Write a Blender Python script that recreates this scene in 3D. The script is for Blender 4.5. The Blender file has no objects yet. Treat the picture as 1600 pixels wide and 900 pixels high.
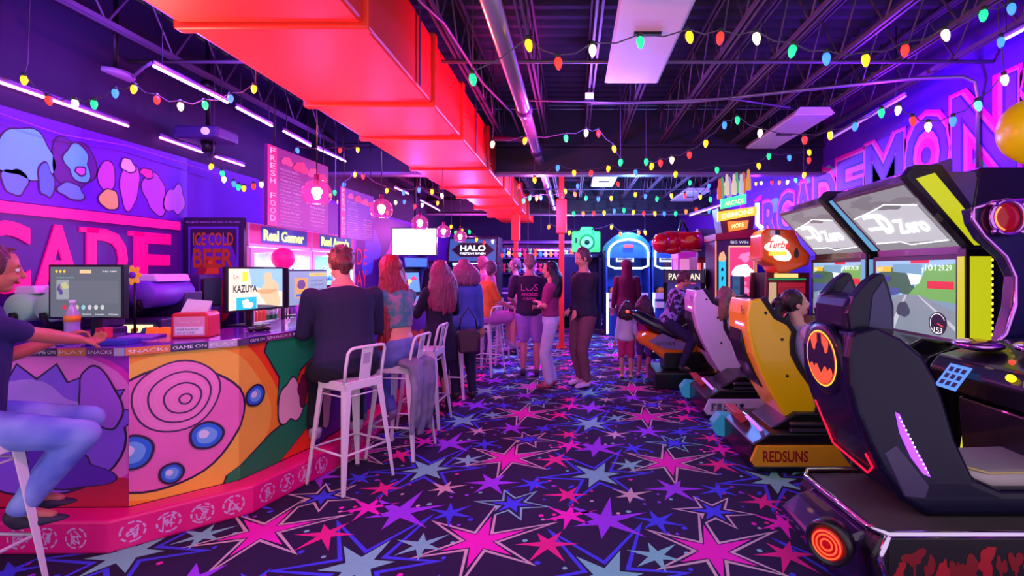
import bpy, bmesh, math, random
from mathutils import Vector, Matrix, noise
PI = math.pi
R = random.Random(7)
SC = bpy.context.scene
COL = SC.collection
# ---------------------------------------------------------------- camera, world, exposure
F, VX, VY, H = 764.0, 895.0, 420.0, 1.55
cd = bpy.data.cameras.new('camera'); cam = bpy.data.objects.new('camera', cd); COL.objects.link(cam)
cam.location = (0, 0, H); cam.rotation_euler = (PI/2, 0, 0)
cd.sensor_width = 36; cd.lens = F/1600*36; cd.shift_x = -(VX-800)/1600; cd.shift_y = -(450-VY)/1600
cd.clip_start = .05; SC.camera = cam
SC.view_settings.view_transform = 'Standard'; SC.view_settings.look = 'None'
SC.view_settings.gamma = 1; SC.view_settings.exposure = 0.22; SC.view_settings.use_curve_mapping = False
SC.cycles.use_denoising = True
SC.cycles.max_bounces = 6; SC.cycles.diffuse_bounces = 3; SC.cycles.glossy_bounces = 3; SC.cycles.transparent_max_bounces = 10
SC.cycles.sample_clamp_indirect = 6; SC.cycles.caustics_reflective = False; SC.cycles.caustics_refractive = False
W = bpy.data.worlds.new('world'); SC.world = W; W.use_nodes = True
W.node_tree.nodes['Background'].inputs[0].default_value = (.94, .74, 1.0, 1)
W.node_tree.nodes['Background'].inputs[1].default_value = .88

def lamp(name, kind, loc, col, power, size=.1, target=None, sx=None, sy=None, angle=60, blend=.6):
    d = bpy.data.lights.new(name, kind); o = bpy.data.objects.new(name, d); COL.objects.link(o)
    o.location = loc; d.color = col; d.energy = power
    if kind == 'AREA':
        d.shape = 'RECTANGLE'; d.size = sx; d.size_y = sy
    else: d.shadow_soft_size = size
    if kind == 'SPOT': d.spot_size = math.radians(angle); d.spot_blend = blend
    if target is not None:
        o.rotation_euler = (Vector(target)-Vector(loc)).to_track_quat('-Z', 'Y').to_euler()
    return o
VIO = (.26, .07, 1); MAG = (1, .05, .55); PNK = (1, .1, .75)
# coloured lights added to tint the room and duct, mostly without a fixture
lamp('violet_light', 'POINT', (-2.9, 3.6, 3.05), VIO, 70, .08)
lamp('violet_light', 'POINT', (-3.0, 6.2, 2.95), VIO, 60, .08)
lamp('magenta_fill_light', 'POINT', (-2.75, 8.6, 2.6), MAG, 60, .1)
lamp('red_fill_spot', 'SPOT', (-2.9, 3.2, 2.0), (1, .12, .08), 260, .08, (-1.6, 3.4, 2.9), angle=130)
lamp('red_fill_spot', 'SPOT', (-2.9, 6.2, 2.1), (1, .08, .10), 200, .08, (-1.6, 6.2, 2.9), angle=130)
lamp('red_fill_spot', 'SPOT', (-2.6, 10.2, 2.2), (1, .08, .06), 200, .08, (-1.6, 10.2, 2.9), angle=130)
lamp('pink_fill_spot', 'SPOT', (.2, 5.2, 2.3), (1, .02, .40), 260, .08, (-1.2, 5.0, 3.1), angle=100)
lamp('pink_fill_spot', 'SPOT', (-.9, 2.2, 2.4), PNK, 60, .08, (-1.9, 3.4, .4), angle=110)
lamp('violet_light', 'POINT', (.2, 4.9, 3.0), (.3, .12, 1), 55, .06)
lamp('violet_light', 'POINT', (2.95, 4.6, 3.0), (.2, .01, 1), 75, .08)
lamp('violet_light', 'POINT', (2.9, 7.8, 2.9), (.25, .02, 1), 50, .08)
lamp('blue_fill_light', 'POINT', (1.2, 9.4, 2.6), (.12, .3, 1), 260, .1)
lamp('violet_light', 'POINT', (-.6, 8.6, 2.7), (.7, .16, 1), 150, .1)
lamp('violet_light', 'POINT', (-.2, 13.6, 2.6), (.45, .2, 1), 260, .1)
lamp('magenta_fill_light', 'POINT', (-2.6, 12.4, 2.5), (.9, .12, .8), 140, .1)

# ---------------------------------------------------------------- pixel helpers (1600x900 frame)
def atY(px, py, Y): return Vector(((px-VX)/F*Y, Y, H-(py-VY)/F*Y))
def atX(px, py, X):
    Y = X*F/(px-VX); return Vector((X, Y, H-(py-VY)/F*Y))
def atZ(px, py, Z):
    Y = (H-Z)*F/(py-VY); return Vector(((px-VX)/F*Y, Y, Z))

# ---------------------------------------------------------------- materials
def lin(c):
    return tuple((x/12.92 if x <= .04045 else ((x+.055)/1.055)**2.4) for x in [v/255 for v in c])
_M = {}
def M(key, col=None, rough=.5, metal=0, emit=0, coat=0, vary=.12, scale=6, bump=0, bscale=60, spec=.5):
    if key in _M: return _M[key]
    m = bpy.data.materials.new(key); _M[key] = m; m.use_nodes = True
    nt = m.node_tree; b = nt.nodes['Principled BSDF']; c = lin(col)
    b.inputs['Base Color'].default_value = (*c, 1); b.inputs['Roughness'].default_value = rough
    b.inputs['Metallic'].default_value = metal; b.inputs['Coat Weight'].default_value = coat
    b.inputs['Specular IOR Level'].default_value = spec
    if emit:
        b.inputs['Emission Color'].default_value = (*c, 1); b.inputs['Emission Strength'].default_value = emit
        b.inputs['Base Color'].default_value = (*[x*.3 for x in c], 1)
    elif vary:
        tc = nt.nodes.new('ShaderNodeTexCoord'); n = nt.nodes.new('ShaderNodeTexNoise'); n.inputs['Scale'].default_value = scale
        n.inputs['Detail'].default_value = 4
        mx = nt.nodes.new('ShaderNodeMix'); mx.data_type = 'RGBA'
        mx.inputs['A'].default_value = (*[x*(1-vary) for x in c], 1); mx.inputs['B'].default_value = (*[min(1, x*(1+vary)) for x in c], 1)
        nt.links.new(tc.outputs['Object'], n.inputs['Vector']); nt.links.new(n.outputs['Fac'], mx.inputs['Factor'])
        nt.links.new(mx.outputs['Result'], b.inputs['Base Color'])
        if bump:
            n2 = nt.nodes.new('ShaderNodeTexNoise'); n2.inputs['Scale'].default_value = bscale
            bp = nt.nodes.new('ShaderNodeBump'); bp.inputs['Strength'].default_value = bump; bp.inputs['Distance'].default_value = .01
            nt.links.new(tc.outputs['Object'], n2.inputs['Vector']); nt.links.new(n2.outputs['Fac'], bp.inputs['Height'])
            nt.links.new(bp.outputs['Normal'], b.inputs['Normal'])
    return m
def G(key, col, tint=.85, glow=0):
    """thin clear glass or plastic"""
    if key in _M: return _M[key]
    m = bpy.data.materials.new(key); _M[key] = m; m.use_nodes = True; nt = m.node_tree; nt.nodes.clear()
    o = nt.nodes.new('ShaderNodeOutputMaterial'); t = nt.nodes.new('ShaderNodeBsdfTransparent'); g = nt.nodes.new('ShaderNodeBsdfGlossy')
    c = lin(col); t.inputs[0].default_value = (*[1-(1-x)*tint for x in c], 1); g.inputs['Roughness'].default_value = .05
    lw = nt.nodes.new('ShaderNodeLayerWeight'); lw.inputs[0].default_value = .5; f = nt.nodes.new('ShaderNodeMath'); f.operation = 'POWER'; f.inputs[1].default_value = 4; nt.links.new(lw.outputs['Facing'], f.inputs[0])
    mx = nt.nodes.new('ShaderNodeMixShader')
    if glow:
        e = nt.nodes.new('ShaderNodeEmission'); e.inputs[0].default_value = (*c, 1); e.inputs[1].default_value = glow; ad = nt.nodes.new('ShaderNodeAddShader'); nt.links.new(t.outputs[0], ad.inputs[0]); nt.links.new(e.outputs[0], ad.inputs[1]); t = ad
    nt.links.new(f.outputs[0], mx.inputs[0]); nt.links.new(t.outputs[0], mx.inputs[1]); nt.links.new(g.outputs[0], mx.inputs[2]); nt.links.new(mx.outputs[0], o.inputs[0])
    return m
def C(r, g, b, emit=0, rough=.5, **k):
    return M(f'paint_{r}_{g}_{b}' + (f'_glow{emit}' if emit else ''), (r, g, b), rough, emit=emit, **k)
BLK = M('black_plastic', (14, 12, 18), .35, coat=.3)
DRK = M('dark_metal', (30, 28, 38), .4, .5)
CHR = M('chrome', (225, 220, 235), .12, 1, vary=0)
WHT = M('white_powder_coat', (236, 226, 232), .35, vary=.04)

# ---------------------------------------------------------------- mesh builder
def basis(d):
    d = Vector(d).normalized(); a = Vector((0, 0, 1)) if abs(d.z) < .9 else Vector((1, 0, 0))
    u = d.cross(a).normalized(); return u, d.cross(u).normalized()
class B:
    def __init__(s, mat=None, x=None): s.v = []; s.f = []; s.mi = []; s.sm = []; s.ms = []; s.x = x; s.cur = 0; s.mat(mat or BLK)
    def mat(s, m):
        if m not in s.ms: s.ms.append(m)
        s.cur = s.ms.index(m); return s
    def add(s, vs, fs, smooth=False):
        k = len(s.v)
        for p in vs:
            p = Vector(p); s.v.append(s.x @ p if s.x is not None else p)
        for f in fs: s.f.append([k+i for i in f]); s.mi.append(s.cur); s.sm.append(smooth)
        return s
    def box(s, x0, x1, y0, y1, z0, z1):
        return s.add([(x, y, z) for x in (x0, x1) for y in (y0, y1) for z in (z0, z1)],
                     [(0, 1, 3, 2), (4, 6, 7, 5), (0, 4, 5, 1), (2, 3, 7, 6), (0, 2, 6, 4), (1, 5, 7, 3)])
    def tube(s, pts, r, n=8, cap=True, closed=False):
        pts = [Vector(p) for p in pts]; N = len(pts); rs = r if isinstance(r, (list, tuple)) else [r]*N
        vs = []; u = None
        for i, p in enumerate(pts):
            if closed: d = pts[(i+1) % N]-pts[i-1]
            else: d = pts[min(i+1, N-1)]-pts[max(i-1, 0)]
            if d.length < 1e-9: d = Vector((0, 0, 1))
            d.normalize()
            if u is None: u, _ = basis(d)
            u = (u-d*u.dot(d)); u = u.normalized() if u.length > 1e-6 else basis(d)[0]
            w = d.cross(u)
            for k in range(n):
                a = 2*PI*k/n; vs.append(p+(u*math.cos(a)+w*math.sin(a))*rs[i])
        fs = []
        for i in range(N if closed else N-1):
            j = (i+1) % N
            for k in range(n): fs.append((i*n+k, i*n+(k+1) % n, j*n+(k+1) % n, j*n+k))
        if cap and not closed: fs += [tuple(range(n))[::-1], tuple((N-1)*n+k for k in range(n))]
        return s.add(vs, fs, True)
    def cyl(s, p0, p1, r0, r1=None, n=20): return s.tube([p0, p1], [r0, r0 if r1 is None else r1], n)
    def lathe(s, prof, c=(0, 0, 0), n=24, ax=None):
        """prof = [(radius, height)] round the axis ax through c"""
        c = Vector(c); d = Vector(ax or (0, 0, 1)).normalized(); u, w = basis(d); vs = []
        for r, z in prof:
            for k in range(n):
                a = 2*PI*k/n; vs.append(c+d*z+(u*math.cos(a)+w*math.sin(a))*max(r, 1e-4))
        fs = [(i*n+k, i*n+(k+1) % n, (i+1)*n+(k+1) % n, (i+1)*n+k) for i in range(len(prof)-1) for k in range(n)]
        fs += [tuple(range(n))[::-1], tuple((len(prof)-1)*n+k for k in range(n))]
        return s.add(vs, fs, True)
    def ell(s, c, r, rot=None, n=16, m=10):
        c = Vector(c); vs = []; q = rot or Matrix.Identity(3)
        for i in range(m+1):
            t = PI*i/m
            for k in range(n):
                a = 2*PI*k/n
                vs.append(c+q @ Vector((r[0]*max(math.sin(t), 1e-3)*math.cos(a), r[1]*max(math.sin(t), 1e-3)*math.sin(a), r[2]*math.cos(t))))
        fs = [(i*n+k, (i+1)*n+k, (i+1)*n+(k+1) % n, i*n+(k+1) % n) for i in range(m) for k in range(n)]
        fs += [tuple(range(n)), tuple(m*n+k for k in range(n))[::-1]]
        return s.add(vs, fs, True)
    def prism(s, poly, a, b, plane='xz'):
        def P(p, t): return {'xz': (p[0], t, p[1]), 'xy': (p[0], p[1], t), 'yz': (t, p[0], p[1])}[plane]
        n = len(poly)
        fs = [tuple(range(n)), tuple(range(n, 2*n))[::-1]]+[(i, n+i, n+(i+1) % n, (i+1) % n) for i in range(n)]
        return s.add([P(p, a) for p in poly]+[P(p, b) for p in poly], fs)
    def flat(s, fr, poly, off=0):
        o, u, v = fr; nn = u.cross(v).normalized()
        return s.add([o+u*p[0]+v*p[1]+nn*off for p in poly], [tuple(range(len(poly)))])
    def ring(s, fr, c, r0, r1, off=0, a0=0, a1=2*PI, n=28, sq=1):
        P0 = [(c[0]+math.cos(a0+(a1-a0)*i/n)*r0, c[1]+math.sin(a0+(a1-a0)*i/n)*r0*sq) for i in range(n+1)]
        P1 = [(c[0]+math.cos(a0+(a1-a0)*i/n)*r1, c[1]+math.sin(a0+(a1-a0)*i/n)*r1*sq) for i in range(n+1)]
        for i in range(n): s.flat(fr, [P0[i], P1[i], P1[i+1], P0[i+1]], off)
        return s
    def stroke(s, fr, pts, w, off=0):
        for i in range(len(pts)-1):
            a = Vector(pts[i]); b = Vector(pts[i+1]); d = (b-a)
            if d.length < 1e-6: continue
            d.normalize(); n = Vector((-d.y, d.x))*w/2; a = a-d*w*.3; b = b+d*w*.3
            s.flat(fr, [a-n, b-n, b+n, a+n], off+i*1e-6)
        return s
    def text(s, fr, body, x, y, w=None, h=None, off=.002, ext=0, fat=0, shear=0):
        cu = bpy.data.curves.new('lettering', 'FONT'); cu.body = body; cu.size = 1; cu.extrude = 0; cu.offset = fat; cu.shear = shear
        cu.resolution_u = 3
        ob = bpy.data.objects.new('lettering', cu); me = bake(ob)
        P = [v.co.copy() for v in me.vertices]; Fc = [tuple(p.vertices) for p in me.polygons]
        bpy.data.objects.remove(ob); bpy.data.curves.remove(cu); bpy.data.meshes.remove(me)
        if not P: return s
        a, b = min(p.x for p in P), max(p.x for p in P); c, d = min(p.y for p in P), max(p.y for p in P)
        sx = w/(b-a) if w else None; sy = h/(d-c) if h else sx
        if sx is None: sx = sy
        o, u, v = fr; nn = u.cross(v).normalized()
        Q = [o+u*(x+(p.x-a)*sx)+v*(y+(p.y-c)*sy)+nn*(off+ext) for p in P]
        s.add(Q, Fc)
        if ext:
            cnt = {}
            for f in Fc:
                for i in range(len(f)):
                    e = (f[i], f[(i+1) % len(f)]); cnt[e] = 1
            side = [(e[0], e[1]) for e in cnt if (e[1], e[0]) not in cnt]
            s.add([q for e in side for q in (Q[e[0]], Q[e[1]], Q[e[1]]-nn*ext, Q[e[0]]-nn*ext)], [(4*i+3, 4*i+2, 4*i+1, 4*i) for i in range(len(side))])
        return s
    def build(s, name, parent=None, bevel=0, seg=2, org=None, fixn=True, angle=35):
        me = bpy.data.meshes.new(name); o0 = org if org is not None else Vector((0, 0, 0))
        me.from_pydata([p-o0 for p in s.v], [], s.f)
        for m in s.ms: me.materials.append(m)
        me.polygons.foreach_set('material_index', s.mi); me.polygons.foreach_set('use_smooth', s.sm); me.update()
        o = bpy.data.objects.new(name, me); COL.objects.link(o)
        if parent is not None: o.parent = parent
        if bevel:
            md = o.modifiers.new('bevel', 'BEVEL'); md.width = bevel; md.segments = seg; md.limit_method = 'ANGLE'; md.angle_limit = math.radians(angle)
        return o
def fr(o, u, v): return (Vector(o), Vector(u), Vector(v))
def tag(o, label=None, cat=None, group=None, kind=None):
    for k, v in (('label', label), ('category', cat), ('group', group), ('kind', kind)):
        if v: o[k] = v
    return o
def thing(name, label, cat, loc=(0, 0, 0), rz=0, group=None):
    o = bpy.data.objects.new(name, None); COL.objects.link(o); o.empty_display_size = .1
    o.location = loc; o.rotation_euler = (0, 0, math.radians(rz)); return tag(o, label, cat, group)
def struct(o): o['kind'] = 'structure'; return o
KIDS = {}
def children(o): return [c for c in bpy.data.objects if c.parent == o]
def dup(o, loc=None, rz=None, label=None, parent=None, group=None, kids=None):
    c = o.copy(); COL.objects.link(c)
    if parent is not None: c.parent = parent
    if loc is not None: c.location = loc
    if rz is not None: c.rotation_euler = (0, 0, math.radians(rz))
    if label: c['label'] = label
    if group: c['group'] = group
    for k in children(o): dup(k, parent=c)
    return c
TMP = bpy.data.scenes.new('bench')
def bake(ob):
    """evaluated mesh of ob, worked out in a scratch scene of its own"""
    TMP.collection.objects.link(ob); vl = TMP.view_layers[0]; vl.update(); dg = vl.depsgraph
    me = bpy.data.meshes.new_from_object(ob.evaluated_get(dg), depsgraph=dg); TMP.collection.objects.unlink(ob); return me
def hexs(n, f=1.0): return [(math.cos(2*PI*i/n)*f, math.sin(2*PI*i/n)*f) for i in range(n)]
def star(cx, cy, Ro, Ri, n=6, rot=0, seed=0):
    q = random.Random(seed); P = []
    for i in range(2*n):
        a = rot+PI*i/n; r = Ri if i % 2 else Ro*(.78+.44*q.random())
        P.append((cx+r*math.cos(a), cy+r*math.sin(a)))
    return P
# ================================================================ ROOM SHELL
XL, XR, YB, ZC = -3.9, 3.7, 17.0, 3.95
# carpet: one floor mesh with the woven star pattern
f = B(M('carpet_violet', (34, 3, 62), .95, vary=.25, scale=40, bump=.4, bscale=400))
f.box(XL-.1, XR+.1, 1.2, YB+.1, -.1, 0)
K = lambda n, c: M(n, c, .95, vary=.15, scale=60, bump=.3, bscale=400)
cCream, cPink, cBlue, cTeal = K('carpet_cream', (214, 196, 190)), K('carpet_hot_pink', (255, 14, 190)), K('carpet_blue', (66, 70, 235)), K('carpet_mint', (130, 222, 200))
cPurp, cRed, cDark = K('carpet_purple', (160, 60, 235)), K('carpet_crimson', (238, 22, 140)), K('carpet_navy', (26, 2, 54))
FR = fr((0, 0, 0), (1, 0, 0), (0, 1, 0))
tile = [ # (dx, dy, kind)
 (-.53, 4.0, 'bigpink'), (.18, 3.67, 'bigblue'), (.2, 4.23, 'purple'), (.71, 3.44, 'purple2'), (.9, 3.12, 'medcream'),
 (-.025, 3.07, 'pink'), (-.14, 2.75, 'crim'), (.45, 2.64, 'mint'), (.395, 3.35, 'cream'), (-.035, 3.35, 'mag'), (.52, 3.0, 'blue'), (1.02, 3.42, 'blue2')]
def put(P, m, z): f.mat(m); f.flat(FR, P, z)
for i in range(-3, 4):
    for j in range(-2, 12):
        for t, (dx, dy, k) in enumerate(tile):
            x = dx+1.3*i; y = dy-.10*i+1.22*j; sd = t*31+j*7+i*13
            if not (XL+.1 < x < XR-.1 and 1.3 < y < YB-.3): continue
            if k == 'bigpink':
                P = star(x, y, .43, .115, 6, .45, t); S = lambda q: [(x+(a-x)*q, y+(b-y)*q) for a, b in P]
                put(P, cCream, .0005); put([(x+(a-x)*.84, y+(b-y)*.84) for a, b in star(x, y, .43, .10, 6, .45, t)], cDark, .0008)
                put(star(x, y, .25, .075, 6, .45, t), cPink, .0011)
            elif k == 'bigblue':
                P = star(x, y, .52, .15, 6, .1, t); put(P, cBlue, .0004)
                put([(x+(a-x)*.83, y+(b-y)*.83) for a, b in star(x, y, .52, .133, 6, .1, t)], cDark, .0007); put(star(x, y, .22, .08, 6, .2, t), cTeal, .0012)
            elif k == 'medcream':
                P = star(x, y, .28, .095, 6, .9, t); put(P, cTeal if (i+j) % 2 else cCream, .0006)
                put([(x+(a-x)*.85, y+(b-y)*.85) for a, b in star(x, y, .28, .085, 6, .9, t)], cDark, .0009); put(star(x, y, .15, .045, 6, .9, t), cBlue, .0013)
            else:
                m, r = {'purple': (cPurp, .24), 'purple2': (cPurp, .19), 'pink': (cPink, .15), 'crim': (cRed, .16), 'mint': (cTeal, .15), 'cream': (cCream, .13),
                        'mag': (cRed, .14), 'blue': (cBlue, .14), 'blue2': (cBlue, .13)}[k]
                put(star(x, y, r*1.08, r*.30, 6, t*.7, t), m, .0014)
        for q in range(44):
            rr = random.Random(q*77+5); x = 1.3*i+rr.uniform(-.65, .65)+.2; y = 3.6-.1*i+1.22*j+rr.uniform(-.61, .61)
            if not (XL+.1 < x < XR-.1 and 1.3 < y < YB-.3) or y > 11: continue
            r = rr.uniform(.011, .019); put([(x+r*a, y+r*b) for a, b in hexs(6)], rr.choice([cPink, cRed, cTeal, cBlue, cCream, cPurp]), .0003)
struct(f.build('floor'))

# walls
WALLV = M('wall_violet', (96, 24, 190), .7, vary=.2, scale=1.2, bump=.15)
WALLD = M('wall_dark_purple', (30, 10, 62), .8, vary=.2, scale=1.5)  # upper wall: the darkness above the mural is put into the colour
b = B(WALLV); b.box(XL-.12, XL, 1.6, YB, 0, 2.66); b.mat(WALLD); b.box(XL-.12, XL, 1.6, YB, 2.66, ZC)
wl = struct(b.build('wall_left'))
b = B(WALLV); b.box(XR, XR+.12, 1.6, YB, 0, ZC)
wr = struct(b.build('wall_right'))
b = B(M('wall_back_dark', (40, 24, 80), .8)); b.box(XL-.12, XR+.12, YB, YB+.12, 0, ZC); struct(b.build('wall_back'))
# corrugated deck ceiling
b = B(M('ceiling_deck', (52, 38, 62), .8, vary=.25, scale=3, bump=.4, bscale=30)); P = []; y = 1.4
while y < YB:
    P += [(y, ZC), (y+.06, ZC), (y+.09, ZC+.05), (y+.15, ZC+.05)]; y += .18
for i in range(len(P)-1):
    b.add([(XL, P[i][0], P[i][1]), (XR, P[i][0], P[i][1]), (XR, P[i+1][0], P[i+1][1]), (XL, P[i+1][0], P[i+1][1])], [(0, 3, 2, 1)])
b.box(XL-.12, XR+.12, 1.4, YB+.1, ZC+.06, ZC+.12)
struct(b.build('ceiling'))
# open web joists along the room and cross beams
JM = M('joist_steel', (104, 84, 110), .5, .3, vary=.2)
n = 0
for X in (-3.5, -2.9, -2.45, -1.0, -.38, .19, .7, 1.29, 1.78, 2.34, 2.9, 3.35):
    b = B(JM); z0, z1 = 3.38, 3.9
    for dx in (-.03, .012): b.box(X+dx, X+dx+.018, 1.5, YB-.05, z0, z0+.035); b.box(X+dx, X+dx+.018, 1.5, YB-.05, z1-.03, z1)
    y = 1.5; k = 0; pts = []
    while y < YB-.1: pts.append((X, y, z0+.02 if k % 2 else z1-.02)); y += .31; k += 1
    for a, c in zip(pts, pts[1:]): b.tube([a, c], .009, 5, False)
    n += 1; struct(b.build(f'trim_{n}'))
BM = M('beam_dark', (36, 28, 50), .6); BG = M('beam_flange', (120, 100, 130), .5, .2)
for Y, z in ((7.25, 2.95), (13.1, 3.0)):
    b = B(BM); b.box(XL, XR, Y-.02, Y+.02, z, 3.9); b.mat(BG); b.box(XL, XR, Y-.09, Y+.09, z-.02, z+.02); b.mat(BM); b.box(XL, XR, Y-.09, Y+.09, 3.34, 3.38)
    n += 1; struct(b.build(f'trim_{n}'))
for Y in (4.3, 9.6, 11.2):   # lighter bridging bars
    b = B(BG); b.tube([(XL, Y, 3.37), (XR, Y, 3.37)], .016, 6); n += 1; struct(b.build(f'trim_{n}'))

# ---- left wall mural: plain generic blobs in place of the painted figures
FL = fr((XL, 0, 0), (0, 1, 0), (0, 0, 1))
def blob(cx, cy, rx, ry, wob=.12, seed=1, n=40, a=0):
    q = random.Random(seed); ph = [q.uniform(0, 6.28) for _ in range(4)]; P = []
    for i in range(n):
        t = 2*PI*i/n; r = 1+wob*math.sin(2*t+ph[0])+wob*.7*math.sin(3*t+ph[1])+wob*.5*math.sin(5*t+ph[2])
        x, y = rx*r*math.cos(t), ry*r*math.sin(t); P.append((cx+x*math.cos(a)-y*math.sin(a), cy+x*math.sin(a)+y*math.cos(a)))
    return P
m = B(C(92, 20, 205)); m.box(XL+.002, XL+.02, 2.6, 4.92, 2.02, 2.66)
FLm = fr((XL+.02, 0, 0), (0, 1, 0), (0, 0, 1)); INK = C(40, 12, 80)
def bl(col, cx, cy, rx, ry, seed, wob=.12, a=0, off=.001):
    m.mat(INK); m.flat(FLm, blob(cx, cy, rx+.012, ry+.012, wob, seed, a=a), off); m.mat(C(*col)); m.flat(FLm, blob(cx, cy, rx, ry, wob, seed, a=a), off+.001)
bl((100, 255, 240), 3.47, 2.36, .17, .2, 3); bl((90, 190, 225), 3.40, 2.16, .07, .10, 8); bl((70, 160, 210), 3.6, 2.2, .05, .12, 9, off=.003)
bl((80, 30, 130), 3.80, 2.36, .15, .22, 4); bl((90, 255, 225), 3.83, 2.38, .10, .13, 5, .16, off=.003); bl((200, 120, 200), 3.85, 2.32, .04, .025, 6, off=.006)
bl((90, 190, 200), 3.78, 2.15, .09, .06, 12, off=.004)
bl((185, 95, 225), 4.07, 2.32, .07, .13, 14, .06); bl((210, 255, 110), 4.09, 2.13, .075, .09, 13, .1, off=.004)
bl((190, 110, 230), 4.28, 2.28, .09, .2, 15, .1); bl((215, 245, 200), 4.26, 2.45, .06, .06, 16, off=.004)
bl((170, 100, 235), 4.54, 2.25, .12, .18, 17, .14); bl((190, 130, 240), 4.77, 2.22, .1, .15, 18, .2, off=.002); bl((220, 60, 160), 4.45, 2.42, .07, .035, 19, off=.004)
tag(m.build('wall_mural'), 'violet mural panel with turquoise and lavender rounded shapes along the left wall', 'mural')
# ARCADE sign board
s = thing('wall_sign', 'dark board with big hot pink ARCADE letters under a pink band', 'sign', (XL, 4, 1.4))
o = Vector((XL, 4, 1.4))
b = B(C(70, 20, 130)); b.box(XL+.005, XL+.03, 2.2, 4.82, 1.25, 1.93); b.build('board', s, org=o)
b = B(C(255, 20, 160, emit=.75)); b.box(XL+.005, XL+.05, 2.2, 4.80, 1.93, 2.01); b.build('band', s, org=o)
b = B(C(255, 0, 140, emit=.8)); FA = fr((XL+.03, 0, 0), (0, 1, 0), (0, 0, 1))
for ch, y0, w in (('A', 2.25, .36), ('R', 2.66, .34), ('C', 3.10, .38), ('A', 3.5, .34), ('D', 3.88, .36), ('E', 4.30, .40)):
    b.text(FA, ch, y0, 1.38, w, .5, fat=.03, ext=.012)
    if ch in 'DRE': b.box(XL+.03, XL+.044, y0-.05, y0+.1, 1.84, 1.88); b.box(XL+.03, XL+.044, y0-.05, y0+.1, 1.38, 1.42)
    if ch == 'A': b.box(XL+.03, XL+.044, y0-.03, y0+.1, 1.38, 1.42); b.box(XL+.03, XL+.044, y0+.24, y0+.38, 1.38, 1.42)
b.build('letters', s, org=o)
# further mural patches along the left wall beyond the coolers
m = B(C(60, 18, 120)); m.box(XL+.002, XL+.02, 7.6, 13, 1.0, 2.6)
bl((120, 40, 190), 8.4, 1.9, .3, .4, 31, .2); bl((60, 90, 210), 9.4, 1.9, .35, .45, 32, .25); bl((200, 60, 170), 10.6, 1.8, .4, .3, 33, .2); bl((90, 60, 220), 11.9, 1.9, .4, .5, 34, .2)
m.mat(C(240, 30, 90, emit=.5)); m.text(FLm, 'ARCADE', 7.7, 1.62, 1.5, .3, off=.006); m.text(FLm, 'MONDAY', 7.7, 1.22, 1.5, .3, off=.006)
tag(m.build('wall_mural'), 'dark mural with red lettering past the drink coolers on the left wall', 'mural')
# ---- right wall graffiti
FRt = fr((XR, 0, 0), (0, -1, 0), (0, 0, 1))
m = B(C(110, 24, 215)); m.box(XR-.012, XR-.002, 2.0, 11.2, 1.75, 3.1)
FG = fr((XR-.012, 0, 0), (0, -1, 0), (0, 0, 1))
q = random.Random(3)
for i in range(44):
    y = q.uniform(2.2, 11); z = q.uniform(1.95, 2.95)
    m.mat(C(*q.choice([(255, 0, 200), (200, 0, 220), (120, 190, 190), (90, 20, 190), (230, 60, 230), (60, 20, 150)]))); m.flat(FG, blob(-y, z, q.uniform(.1, .34), q.uniform(.05, .16), .2, i), .0005+i*.00004)
word = 'ARCADEMONS'; y = 10.1; k = 0
for ch in word:
    w = .60; h = .66+.02*k; z = 2.08+.036*k
    if ch in 'MN': w = .68
    for fat, col, off in ((.16 if ch not in 'MN' else .11, (255, 10, 200), .004), (.08 if ch not in 'MN' else .06, (255, 110, 225), .005), (.022, (70, 20, 180), .006), (0, (120, 60, 230), .007)):
        d = fat*.5; m.mat(C(*col)); m.text(FG, ch, -y-d, z-d, w+2*d, h+2*d, off=off, fat=fat)
    y -= w+.06; k += 1
tag(m.build('graffiti_mural'), 'magenta and violet graffiti lettering reading ARCADEMONS high on the right wall', 'mural')
# ================================================================ DUCT, PIPE, LIGHTS OVERHEAD
RED = M('duct_red_paint', (255, 58, 40), .42, vary=.06, scale=2)
t = thing('air_duct', 'long red-orange painted rectangular air duct hanging under the ceiling', 'air duct', (-1.66, 3, 2.9)); o = Vector((-1.66, 3, 2.9))
b = B(RED); b.box(-2.17, -1.15, 1.9, 9.2, 2.9, 3.45); b.box(-2.12, -1.19, 9.2, 14.8, 2.93, 3.42); b.build('duct_body', t, .02, org=o)
for Y in (2.72, 4.02, 5.05, 6.6, 8.1, 9.2, 10.9, 12.6):
    b = B(RED); b.box(-2.20, -1.12, Y-.035, Y+.035, 2.872, 3.48); b.build('flange', t, .012, org=o)
b = B(RED); b.box(-1.15, -1.135, 6.7, 7.6, 3.0, 3.35); b.build('access_panel', t, .006, org=o)
HGM = M('hanger_strap', (90, 60, 110), .5, .4)
for Y in (3.6, 5.7, 8.8):
    b = B(HGM); b.box(-1.135, -1.125, Y, Y+.025, 2.9, 3.9); b.build('hanger_strap', t, org=o)
t = thing('ceiling_pipe', 'shiny steel pipe running lengthwise below the joists beside the red duct', 'pipe', (-.49, 3, 3.15)); o = Vector((-.49, 3, 3.15))
b = B(M('galvanised_pipe', (205, 190, 215), .28, .85)); b.cyl((-.49, 1.8, 3.15), (-.49, 14.5, 3.15), .065, n=24); b.build('pipe', t, org=o)
for Y in (4.9, 6.6, 9.5, 12):
    b = B(M('pipe_coupling', (90, 60, 120), .4, .6)); b.cyl((-.49, Y-.06, 3.15), (-.49, Y+.06, 3.15), .085); b.tube([(-.49, Y, 3.2), (-.49, Y, 3.4)], .012); b.build('coupling', t, org=o)
b = B(M('pipe_coupling')); b.tube([(-1.0, 6.2, 3.2), (-.7, 6.2, 3.2), (-.62, 6.2, 3.17), (-.5, 6.2, 3.15)], .035, 10); b.build('branch_pipe', t, org=o)
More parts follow.
